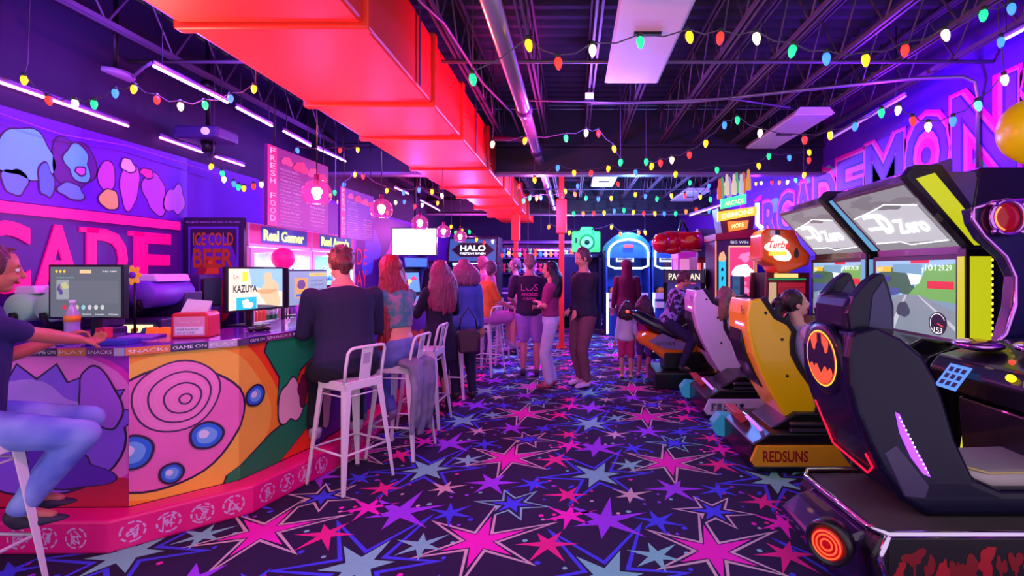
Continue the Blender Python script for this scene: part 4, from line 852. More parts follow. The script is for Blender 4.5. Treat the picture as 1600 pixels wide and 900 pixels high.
    b = B(pc); b.box(SCRX+.0, SCRX+.15, Y0-.066, Y0-.058, 1.0, 1.64); b.box(SCRX-.038, SCRX-.03, Y0-.05, Y0+.012, 1.0, 1.64); b.prism([(SCRX+.03, 1.72), (SCRX-.39, 2.20), (SCRX-.26, 2.24), (SCRX+.17, 1.72)], Y0-.068, Y0-.058)
    b.build('light_strip', sp, org=o)
    b = B(C(255, 200, 60, emit=2.5)); 
    for k in range(14): b.box(SCRX+.155, SCRX+.163, Y0-.066, Y0-.058, 1.02+k*.045, 1.04+k*.045)
    b.build('amber_dots', sp, org=o)
    # dashboard with wheel
    b = B(M('cabinet_black')); b.prism([(2.30, .86), (2.42, .74), (2.88, .70), (2.88, 1.0), (2.62, 1.03)], Y0+.08, Y1-.08); ds = b.build('dashboard', t, .02, 3, org=o)
    b = B(BLK); c = Vector((2.27, (Y0+Y1)/2, 1.0)); ax = Vector((-.85, 0, .5)).normalized(); u, w_ = basis(ax)
    b.tube([c+(u*math.cos(a)+w_*math.sin(a))*.15 for a in [2*PI*k/24 for k in range(24)]], .015, 8, closed=True)
    for a in (0, 2.1, 4.2): b.tube([c-ax*.03, c+(u*math.cos(a)+w_*math.sin(a))*.15], .012, 6)
    b.cyl(c-ax*.2, c, .03); b.build('steering_wheel', ds, org=o)
    fd = fr((2.30+.004, Y1-.2, .868), (0, -1, 0), Vector((.32, 0, .17)).normalized()); b = B(C(200, 60, 230, emit=.5)); b.flat(fd, [(0, .02), (.16, .02), (.16, .14), (0, .14)], .004); b.mat(C(255, 240, 200, emit=.6)); b.flat(fd, [(.66, .04), (.8, .04), (.84, .16), (.7, .16)], .004); b.build('card_reader', ds, org=o)
    # base
    Yk = Y0; Y0 = Y0+pdy
    b = B(BLK); b.prism([(1.36, .03), (1.44, 0), (2.7, 0), (2.7, .30), (1.5, .30), (1.36, .22)], Y0+.30, Y0+.98); b.prism([(1.55, .30), (2.5, .30), (2.4, .42), (1.75, .42)], Y0+.42, Y0+.86); b.build('base', t, .012, org=o)
    fb = fr((1.34, Y0+.30, .05), (1, 0, 0), (0, 0, 1)); b = B(C(*basecol)); b.prism([(1.34, .10), (1.38, .05), (2.6, .05), (2.6, .215), (1.39, .215)], Y0+.27, Y0+.30); b.mat(C(60, 50, 70)); b.box(1.36, 2.6, Y0+.268, Y0+.30, .05, .062)
    bp = b.build('base_panel', t, .004, org=o); b = B(C(*tcol)); b.text(fr((1.34, Y0+.27, .05), (1, 0, 0), (0, 0, 1)), basetext, .09 if len(basetext) > 6 else .07, .045, .34, .085, off=.003, fat=.02); b.build('base_lettering', bp, org=o)
    b = B(M('steel_trim', (120, 110, 140), .25, .8)); b.box(1.66, 2.3, Y0+.30, Y0+.34, .31, .33); b.box(1.66, 2.3, Y0+.30, Y0+.34, .36, .375); b.build('seat_runner', t, org=o)
    # pedals / lit prism at the near left foot
    b = B(C(60, 170, 230, emit=.25)); b.prism([(1.26, .16), (1.33, .24), (1.46, .22), (1.50, .10), (1.40, .03), (1.30, .05)], Y0+.99, Y0+1.12); b.build('corner_light', t, .01, org=o)
    b = B(C(230, 60, 90, emit=.15)); b.prism([(1.36, .34), (1.44, .34), (1.56, .16), (1.48, .16)], Y0+.7, Y0+1.0); b.build('mesh_guard', t, .01, org=o)
    b = B(C(210, 120, 255, emit=.9)); b.tube([(1.36, Y0+.42, .40), (1.50, Y0+.42, .26)], .014, 8); b.build('base_tube_light', t, org=o)
    # seat shell
    Y0 = Yk+sdy
    ys, ye = Y0+.42, Y0+.90
    prof_b = [(1.41, 1.30), (1.385, 1.18), (1.39, 1.05), (1.43, .87), (1.50, .70), (1.59, .53), (1.68, .38), (1.77, .29)]
    prof_f = [(1.90, .33), (1.935, .45), (1.93, .54), (1.88, .63), (1.79, .76), (1.735, .87), (1.73, .97), (1.745, 1.05), (1.70, 1.115), (1.60, 1.165), (1.55, 1.24), (1.50, 1.315)]
    for (a0, a1, nm) in ((ys, ys+.05, 'side_wing'), (ye-.05, ye, 'side_wing')):
        b = B(shell); b.prism(prof_b+prof_f, a0, a1); b.build(nm, t, .018, 4, org=o)
    inner = [(x+.07, z) for x, z in prof_b]; b = B(shell); P = prof_b+inner[::-1]; P[len(prof_b)-1] = (1.80, .30); b.prism(P, ys+.02, ye-.02); 
    b.build('seat_shell', t, .02, 4, org=o)
    b = B(M('seat_fabric_black', (26, 24, 38), .8)); b.prism([(x+.0, z) for x, z in inner[:1]]+[(x+.06, z) for x, z in inner]+[(2.28, .42), (2.30, .56), (1.95, .50), (1.78, .62), (1.66, .85), (1.62, 1.05), (1.57, 1.26)], ys+.05, ye-.05); b.build('seat_cushion', t, .03, 3, org=o)
    for y_ in (ys+.025, ye-.025):
        b = B(M('seat_fabric_black')); b.tube([(x+.012, y_, z) for x, z in prof_f], .032, 8); b.build('wing_padding', t, org=o)
    b = B(C(255, 90, 170, emit=1.2)); b.box(1.387, 1.393, ys+.08, ys+.30, 1.075, 1.115); b.build('seat_light', t, .004, org=o)
    for k in range(6): pass
    b = B(C(255, 230, 245, emit=3)); 
    for k in range(7): b.box(1.383, 1.388, ys+.10+k*.028, ys+.112+k*.028, 1.089, 1.101)
    b.build('seat_light_dots', t, org=o)
    b = B(C(40, 20, 30)); b.text(fr((1.386, ye-.06, 1.12), (0, -1, 0), Vector((0, 0, 1))), 'Fc', .30, .06, .06, .07, off=.012, fat=.03); b.build('shell_lettering', t, org=o)
    b = B(BLK)
    for x, z in ((1.53, 1.20), (1.66, .99), (1.70, .70), (1.84, .40)): b.cyl((x, ys-.004, z), (x, ys+.002, z), .012, n=10)
    b.build('shell_screws', t, org=o)
    b = B(BLK); b.prism([(1.395, 1.08), (1.43, .90), (1.5, .73), (1.6, .55), (1.55, .58), (1.45, .76), (1.38, .95)], ys+.15, ye-.02); b.build('back_trim', t, .01, org=o)
    return t
YEL = M('shell_yellow', (255, 204, 4), .25, coat=.4, vary=.05); WHP = M('shell_white', (236, 200, 246), .22, coat=.6, vary=.05)
racing(3.58, YEL, -.12, -.17, (250, 170, 30), 'REDSUNS', (225, 230, 30), 'racing game with yellow seat shell and REDSUNS base, nearer of the pair', (170, 10, 20))
racing(4.78, WHP, .40, -.06, (225, 200, 235), '藤原とうふ店', (120, 190, 235), 'racing game with white seat shell, farther of the pair', (40, 20, 60))

# ================================================================ BAT-EARED RACING GAME
NAV = M('shell_navy', (9, 6, 42), .38, coat=.15, spec=.3, vary=.05); SIL = M('seat_vinyl_grey', (176, 166, 166), .55, vary=.15, scale=8)
t = thing('racing_game', 'navy racing game with bat-eared seat back at the right edge, nearest the camera', 'arcade game', (2.2, 2.5, 0)); o = t.location.copy()
by0, by1 = 2.18, 2.91
b = B(BLK); b.prism([(1.40, .02), (3.3, .02), (3.3, .34), (1.38, .34), (1.34, .26)], by0+.02, by1); b.build('base', t, .02, org=o)
b = B(M('deck_tread', (70, 64, 64), .6, bump=.5, bscale=200)); b.box(1.39, 3.3, by0+.05, by1-.03, .34, .345); b.build('deck_tread', t, org=o)
b = B(CHR); b.tube([(3.3, by0+.02, .355), (1.42, by0+.02, .355), (1.37, by0+.09, .355), (1.34, by1-.10, .355), (1.39, by1-.01, .355), (2.0, by1, .355)], .017, 8); b.tube([(1.42, by0+.02, .35), (1.38, by0+.02, .25), (1.42, by0+.02, .12)], .016, 8); b.build('deck_trim', t, org=o)
fbm = fr((1.42, by0+.02, .03), (1, 0, 0), (0, 0, 1)); b = B(C(20, 12, 24)); b.flat(fbm, [(0, 0), (1.8, 0), (1.8, .30), (0, .30)], .002); q = random.Random(4)
for k in range(26):
    x = .05+k*.065; y_ = .2+q.uniform(-.04, .08); b.mat(C(130, 10, 26) if k % 3 else C(170, 18, 36)); b.flat(fbm, clipx(blob(x, .19+q.uniform(-.05, .05), q.uniform(.015, .045), q.uniform(.03, .075), .35, k), 0, 1.8, 0, .27), .003+k*.00008); b.flat(fbm, [(x-.006, .2), (x-.003, .05+q.uniform(0, .06)), (x+.004, .05+q.uniform(0, .06)), (x+.008, .2)], .0028+k*.00008)
b.mat(C(200, 120, 170)); b.flat(fbm, blob(.3, .03, .12, .02, .3, 3), .006); b.flat(fbm, blob(.9, .05, .25, .02, .3, 5), .006); b.build('splatter_decal', t, org=o)
# tail lamp pod on the left corner
b = B(C(40, 14, 70, rough=.2, coat=.8)); b.prism([(1.37, .33), (1.26, .29), (1.16, .22), (1.22, .10), (1.42, .06), (1.5, .33)], by0+.10, by1-.15); b.build('corner_fairing', t, .03, 3, org=o)
c = Vector((1.19, 2.28, .27)); ax = Vector((-.75, -.65, 0)).normalized()
b = B(BLK); b.lathe([(.10, -.06), (.105, .0), (.092, .02), (.085, .012)], c, 28, ax); tl = b.build('tail_lamp', t, org=o)
b = B(C(220, 14, 20, emit=.4, rough=.2)); b.lathe([(.085, .008), (.06, .016), (.0, .02)], c, 28, ax); b.build('red_disc', tl, org=o)
b = B(C(255, 80, 40, emit=1.6)); u, w_ = basis(ax)
for r_ in (.025, .045, .062): b.tube([c+ax*.02+(u*math.cos(a)+w_*math.sin(a))*r_ for a in [2*PI*k/20 for k in range(20)]], .004, 5, closed=True)
b.build('filament_rings', tl, org=o)
# seat back shell
sy0, sy1 = 2.36, 2.86
back = [(1.36, 1.24), (1.335, 1.12), (1.34, .98), (1.375, .84), (1.43, .70), (1.50, .56), (1.60, .42), (1.72, .345), (2.05, .345), (2.75, .345), (2.76, .50), (2.35, .475), (2.08, .475), (1.95, .53), (1.86, .72), (1.80, .92), (1.76, 1.02), (1.70, 1.13), (1.60, 1.21), (1.47, 1.27)]
b = B(NAV); b.prism(back, sy0+.0, sy0+.09); b.build('side_wing', t, .035, 5, org=o)
b = B(NAV); b.prism(back, sy1-.09, sy1); b.build('side_wing', t, .035, 5, org=o)
b = B(NAV); b.prism(back[:7]+[(1.70, .44), (1.62, .58), (1.55, .72), (1.49, .86), (1.46, 1.0), (1.46, 1.12), (1.48, 1.24)], sy0+.04, sy1-.04); b.build('seat_shell', t, .03, 4, org=o)
b = B(SIL); b.prism([(1.50, 1.16), (1.62, 1.10), (1.68, .95), (1.78, .74), (1.90, .57), (2.05, .535), (2.78, .56), (2.78, .36), (1.75, .36), (1.6, .5)], sy0+.07, sy1-.07); b.build('seat_cushion', t, .035, 4, org=o)
b = B(C(200, 180, 120)); b.tube([(1.96, sy0+.085, .56), (2.08, sy0+.08, .53), (2.35, sy0+.08, .535), (2.76, sy0+.08, .55)], .006, 6); b.build('piping', t, org=o)
# headrest shaped as an eared hood
b = B(NAV); b.prism([(1.37, 1.22), (1.50, 1.22), (1.55, 1.30), (1.545, 1.38), (1.48, 1.43), (1.40, 1.42), (1.365, 1.36)], 2.44, 2.78); hr = b.build('headrest', t, .04, 5, org=o)
for y0_, y1_ in ((2.43, 2.50), (2.72, 2.79)):
    b = B(NAV); P = [(1.385, 1.24), (1.60, 1.22), (1.60, 1.36), (1.575, 1.46), (1.55, 1.525), (1.53, 1.53), (1.47, 1.49), (1.40, 1.41), (1.37, 1.33)]; b.prism(P, y0_, y1_); e = b.build('ear', hr, .018, 4, org=o)
    b = B(C(52, 50, 92)); b.prism([(1.47, 1.26), (1.585, 1.25), (1.582, 1.36), (1.555, 1.46), (1.54, 1.49), (1.49, 1.42)], y0_-.004, y0_+.001); b.build('ear_inset', e, org=o)
# emblem on the back
fe = (Vector((1.336, 2.61, 1.075)), Vector((0, -1, 0)), Vector((-.06, 0, 1)).normalized()); E = lambda rx, ry: [(rx*math.cos(2*PI*k/40), ry*math.sin(2*PI*k/40)) for k in range(40)]
b = B(NAV); nn = Vector((-1, 0, -.06)).normalized(); b.lathe([(.185, -.03), (.19, .008), (.165, .02)], fe[0]-nn*.01, 36, nn); eb = b.build('emblem_boss', t, org=o)
b = B(C(255, 190, 50, emit=1.5)); b.flat(fe, E(.155, .148), .012); b.mat(C(255, 92, 50, emit=.8)); b.flat(fe, E(.148, .141), .0132); b.mat(C(14, 10, 44)); b.flat(fe, E(.141, .134), .0144)
b.mat(C(255, 92, 50, emit=.8)); arc = lambda x: .132*math.sqrt(max(0, 1-(x/.139)**2))
for sg in (1, -1): b.flat(fe, [(sg*x, z) for x, z in ([(.022+.008*k, arc(.022+.008*k)) for k in range(10)]+[(.088, .07), (.078, .045), (.062, .034), (.05, .04), (.044, .06), (.034, .075), (.024, .082)])], .016)
low = [(-.118+.0118*k, -arc(-.118+.0118*k)) for k in range(21)]
b.flat(fe, low+[(.112, -.045), (.095, -.035), (.078, -.045), (.068, -.06), (.055, -.038), (.036, -.036), (.022, -.055), (0, -.078), (-.022, -.055), (-.036, -.036), (-.055, -.038), (-.068, -.06), (-.078, -.045), (-.095, -.035), (-.112, -.045)], .016)
b.build('bat_emblem', eb, org=o)
b = B(C(235, 60, 40, emit=.1)); b.build('x', None).name if False else None
# violet light strip on the side wing, red outline on the lower back
b = B(C(160, 70, 255, emit=1.6)); b.prism([(1.555, .86), (1.575, .85), (1.61, .76), (1.70, .60), (1.725, .545), (1.69, .56), (1.63, .64), (1.575, .76)], sy0-.008, sy0+.01); b.build('violet_light_strip', t, .003, org=o)
b = B(C(250, 225, 255, emit=5))
for k in range(14): a = k/13; x = 1.572+.135*a+.0*a; z = .835-.265*a; b.box(x-.003, x+.003, sy0-.010, sy0-.007, z-.003, z+.003)
b.build('light_dots', t, org=o)
b = B(C(255, 20, 60, emit=.9)); b.tube([(1.39, sy1-.06, .80), (1.49, sy1-.06, .555), (1.52, sy0+.16, .50), (1.49, sy0+.07, .565), (1.455, sy0+.07, .63)], .006, 6); b.build('red_outline', t, org=o)
b = B(C(60, 50, 90, rough=.3)); b.prism([(1.50, .66), (1.56, .70), (1.72, .50), (1.70, .44), (1.60, .45)], sy0-.006, sy0+.02); b.build('wing_facet', t, .006, org=o)
# end wall of the cabinet with a chrome edge and a round red speaker given an added glow
P = [(2.52, 1.93), (2.66, 1.97), (3.4, 2.02), (3.4, .05), (2.6, .05), (2.58, .70), (2.72, 1.10), (2.78, 1.30), (2.80, 1.50), (2.74, 1.62), (2.60, 1.74), (2.54, 1.84)]
b = B(M('cabinet_navy', (22, 22, 80), .3, coat=.5)); b.prism(P, 3.10, 3.18); b.build('end_wall', t, .008, org=o)
b = B(M('chrome_violet', (220, 150, 240), .15, 1, vary=0)); b.tube([(2.58, 3.09, .95), (2.74, 3.09, 1.14), (2.80, 3.09, 1.32), (2.80, 3.09, 1.50), (2.74, 3.09, 1.63), (2.60, 3.09, 1.76), (2.53, 3.09, 1.86), (2.53, 3.09, 1.93), (2.66, 3.09, 1.97), (3.3, 3.09, 2.01)], .014, 8); b.build('chrome_edge', t, org=o)
c = Vector((2.715, 3.05, 1.87)); b = B(M('chrome_violet')); b.tube([c+Vector((math.cos(a)*.105, 0, math.sin(a)*.105)) for a in [2*PI*k/28 for k in range(28)]], .016, 8, closed=True)
for a in (.7, 2.4, 3.9, 5.5): b.cyl(c+Vector((math.cos(a)*.125, .01, math.sin(a)*.125)), c+Vector((math.cos(a)*.125, -.02, math.sin(a)*.125)), .018, n=12)
rl = b.build('speaker_ring', t, org=o)
b = B(C(170, 10, 26, emit=.5, rough=.2)); b.lathe([(.095, 0), (.07, .02), (0, .03)], c+Vector((0, .02, 0)), 28, (0, -1, 0)); b.build('red_disc', rl, org=o)
b = B(C(255, 110, 60, emit=3)); b.tube([c+Vector((math.cos(a)*.08, -.004, math.sin(a)*.08)) for a in [2.2+k*.13 for k in range(18)]], .005, 5); b.build('glowing_arc', rl, org=o)
# console
b = B(M('cabinet_black')); b.prism([(2.28, 1.02), (2.22, .94), (2.30, .82), (2.5, .74), (3.3, .74), (3.3, 1.18), (2.6, 1.10)], 2.2, 3.06); cs = b.build('console', t, .02, 3, org=o)
b = B(M('cabinet_black')); b.prism([(2.46, .0), (3.3, 0), (3.3, .76), (2.40, .76)], 2.3, 3.05); lc = b.build('lower_cabinet', t, .012, org=o)
b = B(C(226, 226, 30, emit=.7)); b.prism([(2.42, .16), (2.47, .16), (2.50, .74)], 3.06, 3.10); b.build('yellow_fin', t, org=o)
b = B(C(255, 30, 40, emit=1.5)); 
for y_ in (2.55, 2.70): b.box(2.425, 2.435, y_, y_+.035, .52, .58)
b.build('coin_lights', lc, .002, org=o)
fc = (Vector((2.225, 2.98, .945)), Vector((0, -1, 0)), Vector((.06, 0, .08)).normalized())
b = B(C(90, 150, 255, emit=.9)); b.flat(fc, [(.10, -.12), (.26, -.12), (.26, .04), (.10, .04)], .03); b.mat(C(20, 10, 50)); 
for r_ in range(3):
    for k in range(3): b.flat(fc, [(.12+k*.045, -.10+r_*.045), (.15+k*.045, -.10+r_*.045), (.15+k*.045, -.07+r_*.045), (.12+k*.045, -.07+r_*.045)], .032)
b.build('keypad', cs, org=o)
b = B(C(255, 200, 20, emit=2)); b.ell((2.24, 2.50, .99), (.02, .025, .02)); b.build('start_button', cs, org=o)
b = B(C(255, 50, 40, emit=2)); b.ell((2.30, 2.56, 1.06), (.014, .014, .014)); b.build('warning_lamp', cs, org=o)
b = B(M('chrome_violet')); b.lathe([(.09, 0), (.085, .03), (.05, .05), (.0, .06)], (2.27, 2.34, .99), 24, (-.8, 0, .6)); b.ell((2.4, 2.9, 1.10), (.12, .14, .035)); b.ell((2.6, 2.6, 1.12), (.2, .2, .05)); b.build('chrome_hub', cs, org=o)
b = B(BLK); c = Vector((2.1, 2.62, 1.02)); ax = Vector((-.9, 0, .45)).normalized(); u, w_ = basis(ax)
b.build('x', None) if False else None
# extras next to the bat seat: coin door plate on the racing cabinet
boxy('speaker_box', 'x', 'speaker', 9, 9, .1, .1, .1, (0, 0, 0)) if False else None
t = thing('balloon', 'yellow balloon at the upper right edge of the photo', 'balloon', (0, 0, 0)); c = atY(1612, 203, 3.2)
t.location = c; b = B(C(255, 244, 0, rough=.3)); b.lathe([(.002, -.235)]+[(.185*math.sin(a)*(1-.12*math.cos(a)*-1 if False else 1), -.205*math.cos(a)-(.03 if a < .6 else 0)*(1-a/.6)) for a in [k*PI/18 for k in range(1, 18)]]+[(.002, .205)], n=28); b.build('balloon_skin', t)
b = B(C(255, 222, 10)); b.cyl((0, 0, -.255), (0, 0, -.23), .016, .006); b.build('knot', t); b = B(C(230, 220, 240)); b.tube([(0, 0, -.25), (.03, .01, -.7), (-.02, .0, -.9)], .002, 4); b.build('ribbon', t)
# ================================================================ FAR END OF THE ROOM
def neon(pts, r, col, e, name, parent, org, closed=False):
    b = B(C(*col, emit=e)); b.tube(pts, r, 8, closed=closed); return b.build(name, parent, org=org)
# basketball games
def hoops(x0, lb):
    w = 1.02; t = thing('basketball_game', lb, 'arcade game', (x0+w/2, 11.6, 0), 0, None); o = t.location.copy(); x1 = x0+w; cx = x0+w/2
    BL = C(20, 90, 200); BD = C(14, 50, 140)
    arch = [(x0, 1.80)]+[(cx-w/2*math.cos(a), 1.98+.40*math.sin(a)) for a in [PI*k/16 for k in range(17)]]+[(x1, 1.80)]
    b = B(BL); b.prism([(x0, .0), (x1, .0)]+[(x1, 1.98)]+arch[1:-1][::-1], 12.4, 12.5); b.build('back_board_wall', t, org=o)
    b = B(BL); b.prism(arch, 11.2, 11.3); b.prism([(p[0], p[1]) for p in arch[1:-1]]+[(cx-(w/2-.04)*math.cos(a), 1.98+.36*math.sin(a)) for a in [PI*k/16 for k in range(17)]][::-1], 11.3, 12.4); b.build('arched_hood', t, org=o)
    b = B(BD)
    for x in (x0, x1-.04): b.prism([(11.2, 0), (12.5, 0), (12.5, 2.0), (11.3, 1.9), (11.2, 1.0)], x, x+.04, 'yz')
    b.build('side_walls', t, org=o)
    inn = [(cx-(w/2-.06)*math.cos(a), 1.92+.30*math.sin(a)) for a in [PI*k/14 for k in range(15)]]
    neon([Vector((x, 11.17, z)) for x, z in [(x0+.06, 1.62)]+inn+[(x1-.06, 1.62), (cx+.3, 1.56), (cx-.3, 1.56)]], .022, (190, 225, 255), 6, 'neon_tube', t, o, True)
    neon([Vector((x0+.03, 11.18, .06)), Vector((x0+.03, 11.18, 1.0))], .02, (190, 225, 255), 6, 'neon_tube', t, o)
    b = B(C(200, 220, 255, emit=1.6)); b.box(cx-.22, cx+.22, 11.9, 11.92, 1.72, 2.0); h = b.build('backboard', t, org=o)
    b = B(C(40, 60, 160)); ff = fr((cx-.22, 11.9, 1.72), (1, 0, 0), (0, 0, 1)); b.flat(ff, [(.04, .04), (.40, .04), (.40, .24), (.04, .24)], .003); b.mat(C(230, 240, 255, emit=.5)); b.flat(ff, [(.06, .06), (.38, .06), (.38, .22), (.06, .22)], .005); b.mat(C(60, 70, 170)); b.flat(ff, blob(.22, .14, .09, .05, .2, 2), .007); b.build('backboard_print', h, org=o)
    b = B(C(230, 110, 70)); b.tube([(cx+.14*math.cos(a), 11.72+.14*math.sin(a), 1.70) for a in [2*PI*k/20 for k in range(20)]], .012, 6, closed=True); 
    for k in range(12): a = 2*PI*k/12; b.tube([(cx+.14*math.cos(a), 11.72+.14*math.sin(a), 1.70), (cx+.08*math.cos(a+.3), 11.72+.08*math.sin(a+.3), 1.52)], .006, 4)
    b.build('hoop', t, org=o)
    b = B(C(240, 60, 50, emit=1.2)); b.box(cx-.1, cx+.1, 11.16, 11.18, 2.03, 2.10); b.build('score_display', t, org=o)
    b = B(C(210, 180, 200)); b.box(x0+.06, x1-.06, 11.14, 11.2, .86, 1.0); b.mat(C(200, 110, 90)); b.text(fr((x0+.1, 11.14, .86), (1, 0, 0), (0, 0, 1)), 'HOOPS', .1, .04, .35, .07, off=.003); b.mat(C(225, 200, 190)); b.box(x0+.08, x1-.08, 11.16, 11.2, .66, .80); b.build('front_sign', t, org=o)
    b = B(BD); b.box(x0+.04, x1-.04, 11.2, 11.28, 0, .86); b.add([(x0+.04, 11.28, .86), (x1-.04, 11.28, .86), (x1-.04, 12.4, 1.1), (x0+.04, 12.4, 1.1)], [(0, 1, 2, 3)]); b.mat(C(210, 40, 60)); b.box(cx-.1, cx+.1, 11.18, 11.2, .2, .6); b.build('ball_ramp', t, org=o)
    return t
hoops(.76, 'left blue basketball game with white neon arch'); hoops(1.82, 'right blue basketball game with white neon arch, partly behind the red glove')
q = random.Random(5)
for i in range(6):
    b = B(C(225, 110, 40, rough=.6)); b.ell((0, 0, 0), (.11, .11, .11)); b.mat(C(40, 20, 20))
    for M3 in (Vector((1, 0, 0)), Vector((0, 1, 0))): u, w_ = basis(M3); b.tube([(u*math.cos(a)+w_*math.sin(a))*.1105 for a in [2*PI*k/20 for k in range(20)]], .002, 4, closed=True)
    ob = b.build('basketball'); gx = (.95, 1.2, 1.5, 2.05, 2.3, 2.6)[i]; ob.location = (gx, 11.42, 1.015); tag(ob, f'orange basketball on the ramp of the {"left" if i < 3 else "right"} basketball game', 'ball', f'basketballs on the ramp of the {"left" if i < 3 else "right"} basketball game')
lamp('hoop_lamp', 'POINT', (1.3, 11.0, 2.5), (.2, .4, 1), 120, .05)
# photo booth with camera shaped sign
t = thing('photo_booth', 'dark blue photo booth with a glowing green camera-shaped sign on top', 'photo booth', (.3, 12.8, 0)); o = t.location.copy()
b = B(C(24, 40, 110)); b.box(-.35, -.29, 12.4, 13.4, 0, 1.9); b.box(.66, .72, 12.4, 13.4, 0, 1.9); b.box(-.35, .72, 13.35, 13.4, 0, 1.9); b.box(-.35, .72, 12.4, 13.4, 1.84, 1.92); b.build('booth_shell', t, org=o)
b = B(C(50, 20, 110, rough=.9))
for k in range(10): b.cyl((-.28+k*.05, 12.44, .35), (-.28+k*.05, 12.44, 1.84), .03, n=8)
b.build('curtain', t, org=o)
b = B(C(60, 255, 120, emit=1.5)); b.prism([(-.02, 1.98), (.70, 1.98), (.70, 2.50), (.55, 2.50), (.50, 2.62), (.22, 2.62), (.17, 2.50), (-.02, 2.50)], 12.42, 12.55); sg = b.build('camera_sign', t, .03, org=o)
b = B(C(20, 150, 100, emit=.8)); b.lathe([(.2, 0), (.2, .05), (.15, .06)], (.36, 12.42, 2.22), 28, (0, -1, 0)); b.mat(C(110, 255, 190, emit=1.6)); b.lathe([(.15, .06), (.1, .065), (.0, .05)], (.36, 12.42, 2.22), 28, (0, -1, 0)); b.mat(C(10, 70, 60)); b.lathe([(.07, .06), (.0, .075)], (.36, 12.42, 2.22), 24, (0, -1, 0)); b.box(.06, .12, 12.41, 12.42, 2.2, 2.34); b.build('camera_lens', sg, org=o)
lamp('camera_sign_lamp', 'POINT', (.3, 12.1, 2.6), (.1, 1, .5), 14, .05)
b = B(DRK); b.tube([(.05, 12.5, 2.6), (.05, 12.5, 3.0)], .01); b.build('hanger', t, org=o)
# counter with violet light
t = thing('prize_counter', 'violet-lit prize counter at the far end under the duct', 'counter', (-1, 13.2, 0)); o = t.location.copy()
b = B(C(60, 30, 120)); b.box(-1.9, -.45, 12.9, 13.6, 0, .98); b.build('counter_body', t, .01, org=o); b = B(C(110, 60, 170)); b.box(-1.95, -.42, 12.85, 13.65, .98, 1.02); b.build('counter_top', t, .01, org=o)
b = B(C(190, 90, 255, emit=1.6)); b.box(-1.88, -.47, 12.88, 12.9, .9, .93); b.build('light_strip', t, org=o)
t = thing('prize_shelf', 'dark prize shelf unit behind the far counter', 'shelf', (-1, 14.6, 0)); o = t.location.copy(); b = B(C(50, 26, 96)); b.box(-2.2, .1, 14.75, 14.8, 0, 2.4); b.box(-2.2, -2.16, 14.4, 14.8, 0, 2.4); b.box(.06, .1, 14.4, 14.8, 0, 2.4); b.build('frame', t, org=o)
for z in (.5, .95, 1.4, 1.85, 2.3): b = B(C(80, 44, 140)); b.box(-2.16, .06, 14.4, 14.76, z, z+.03); b.build('shelf_board', t, org=o)
toyc = [(230, 60, 90), (240, 190, 60), (60, 180, 230), (120, 220, 120), (230, 120, 220), (240, 240, 250), (250, 130, 50)]
pt = None
for r_, z in enumerate((1.43, 1.88)):
    for k in range(14):
        x = -2.05+k*.155; col = toyc[(k*3+r_*2) % 7]; t = thing('plush_toy', f'small plush toy in the row on the {"top" if r_ else "lower"} shelf behind the far counter', 'toy', (x, 14.55, z), 0, f'plush toys on the {"top" if r_ else "lower"} prize shelf')
        b = B(C(*col, rough=.9)); b.ell((0, 0, .09), (.06, .055, .09)); b.ell((0, -.01, .21), (.055, .05, .05)); b.ell((-.04, -.01, .26), (.02, .015, .025)); b.ell((.04, -.01, .26), (.02, .015, .025)); b.ell((-.06, -.04, .1), (.02, .03, .02)); b.ell((.06, -.04, .1), (.02, .03, .02)); b.build('toy_body', t)
# halo style twin cabinet
t = thing('shooter_game', 'large arcade shooter with glowing HALO FIRETEAM RAVEN sign at the far left', 'arcade game', (-2.4, 12, 0)); o = t.location.copy()
b = B(C(30, 34, 60)); b.prism([(11.9, 0), (12.9, 0), (12.9, 2.35), (12.2, 2.35), (12.05, 1.7), (12.35, 1.6), (12.35, 1.05), (11.9, .95)], -3.1, -1.85, 'yz'); b.build('cabinet', t, .01, org=o)
fh = fr((-3.1, 12.04, 1.74), (1, 0, 0), Vector((0, .14, .6)).normalized()); b = B(C(60, 110, 190, emit=.6)); b.flat(fh, [(.05, .0), (1.2, .0), (1.2, .56), (.05, .56)], .01); b.mat(C(20, 34, 50)); b.flat(fh, [(.1, .28), (.32, .46), (.95, .46), (1.17, .28), (.95, .1), (.32, .1)], .014); b.mat(C(110, 130, 120)); b.stroke(fh, [(.1, .28), (.32, .46), (.95, .46), (1.17, .28), (.95, .1), (.32, .1), (.1, .28)], .015, .016)
sg = b.build('marquee', t, org=o); b = B(C(235, 250, 255, emit=2)); b.text(fh, 'HALO', .32, .25, .62, .15, off=.02, fat=.02); b.text(fh, 'FIRETEAM RAVEN', .32, .16, .62, .055, off=.02); b.build('marquee_lettering', sg, org=o)
neon([Vector((-2.95, 12.02, 1.66)), Vector((-2.05, 12.02, 1.66))], .03, (120, 190, 255), 6, 'neon_tube', t, o)
fs = fr((-2.85, 12.3, 1.1), (1, 0, 0), (0, 0, 1)); b = B(C(90, 150, 220, emit=.9)); b.flat(fs, [(0, 0), (.9, 0), (.9, .42), (0, .42)], .0); b.mat(C(225, 200, 160, emit=1.2))
for k in range(5): b.flat(fs, blob(.22+.13*k, .16, .05, .14, .2, k), .004)
b.build('screen', t, org=o)
for sx in (-2.75, -2.2): b = B(BLK); b.tube([(sx, 11.85, 1.0), (sx, 11.7, 1.12), (sx, 11.5, 1.1)], .04, 8); b.build('mounted_gun', t, org=o)
t = thing('game_bench', 'dark high-backed bench with HALO lettering facing the far shooter game', 'bench', (-3.2, 11, 0)); o = t.location.copy()
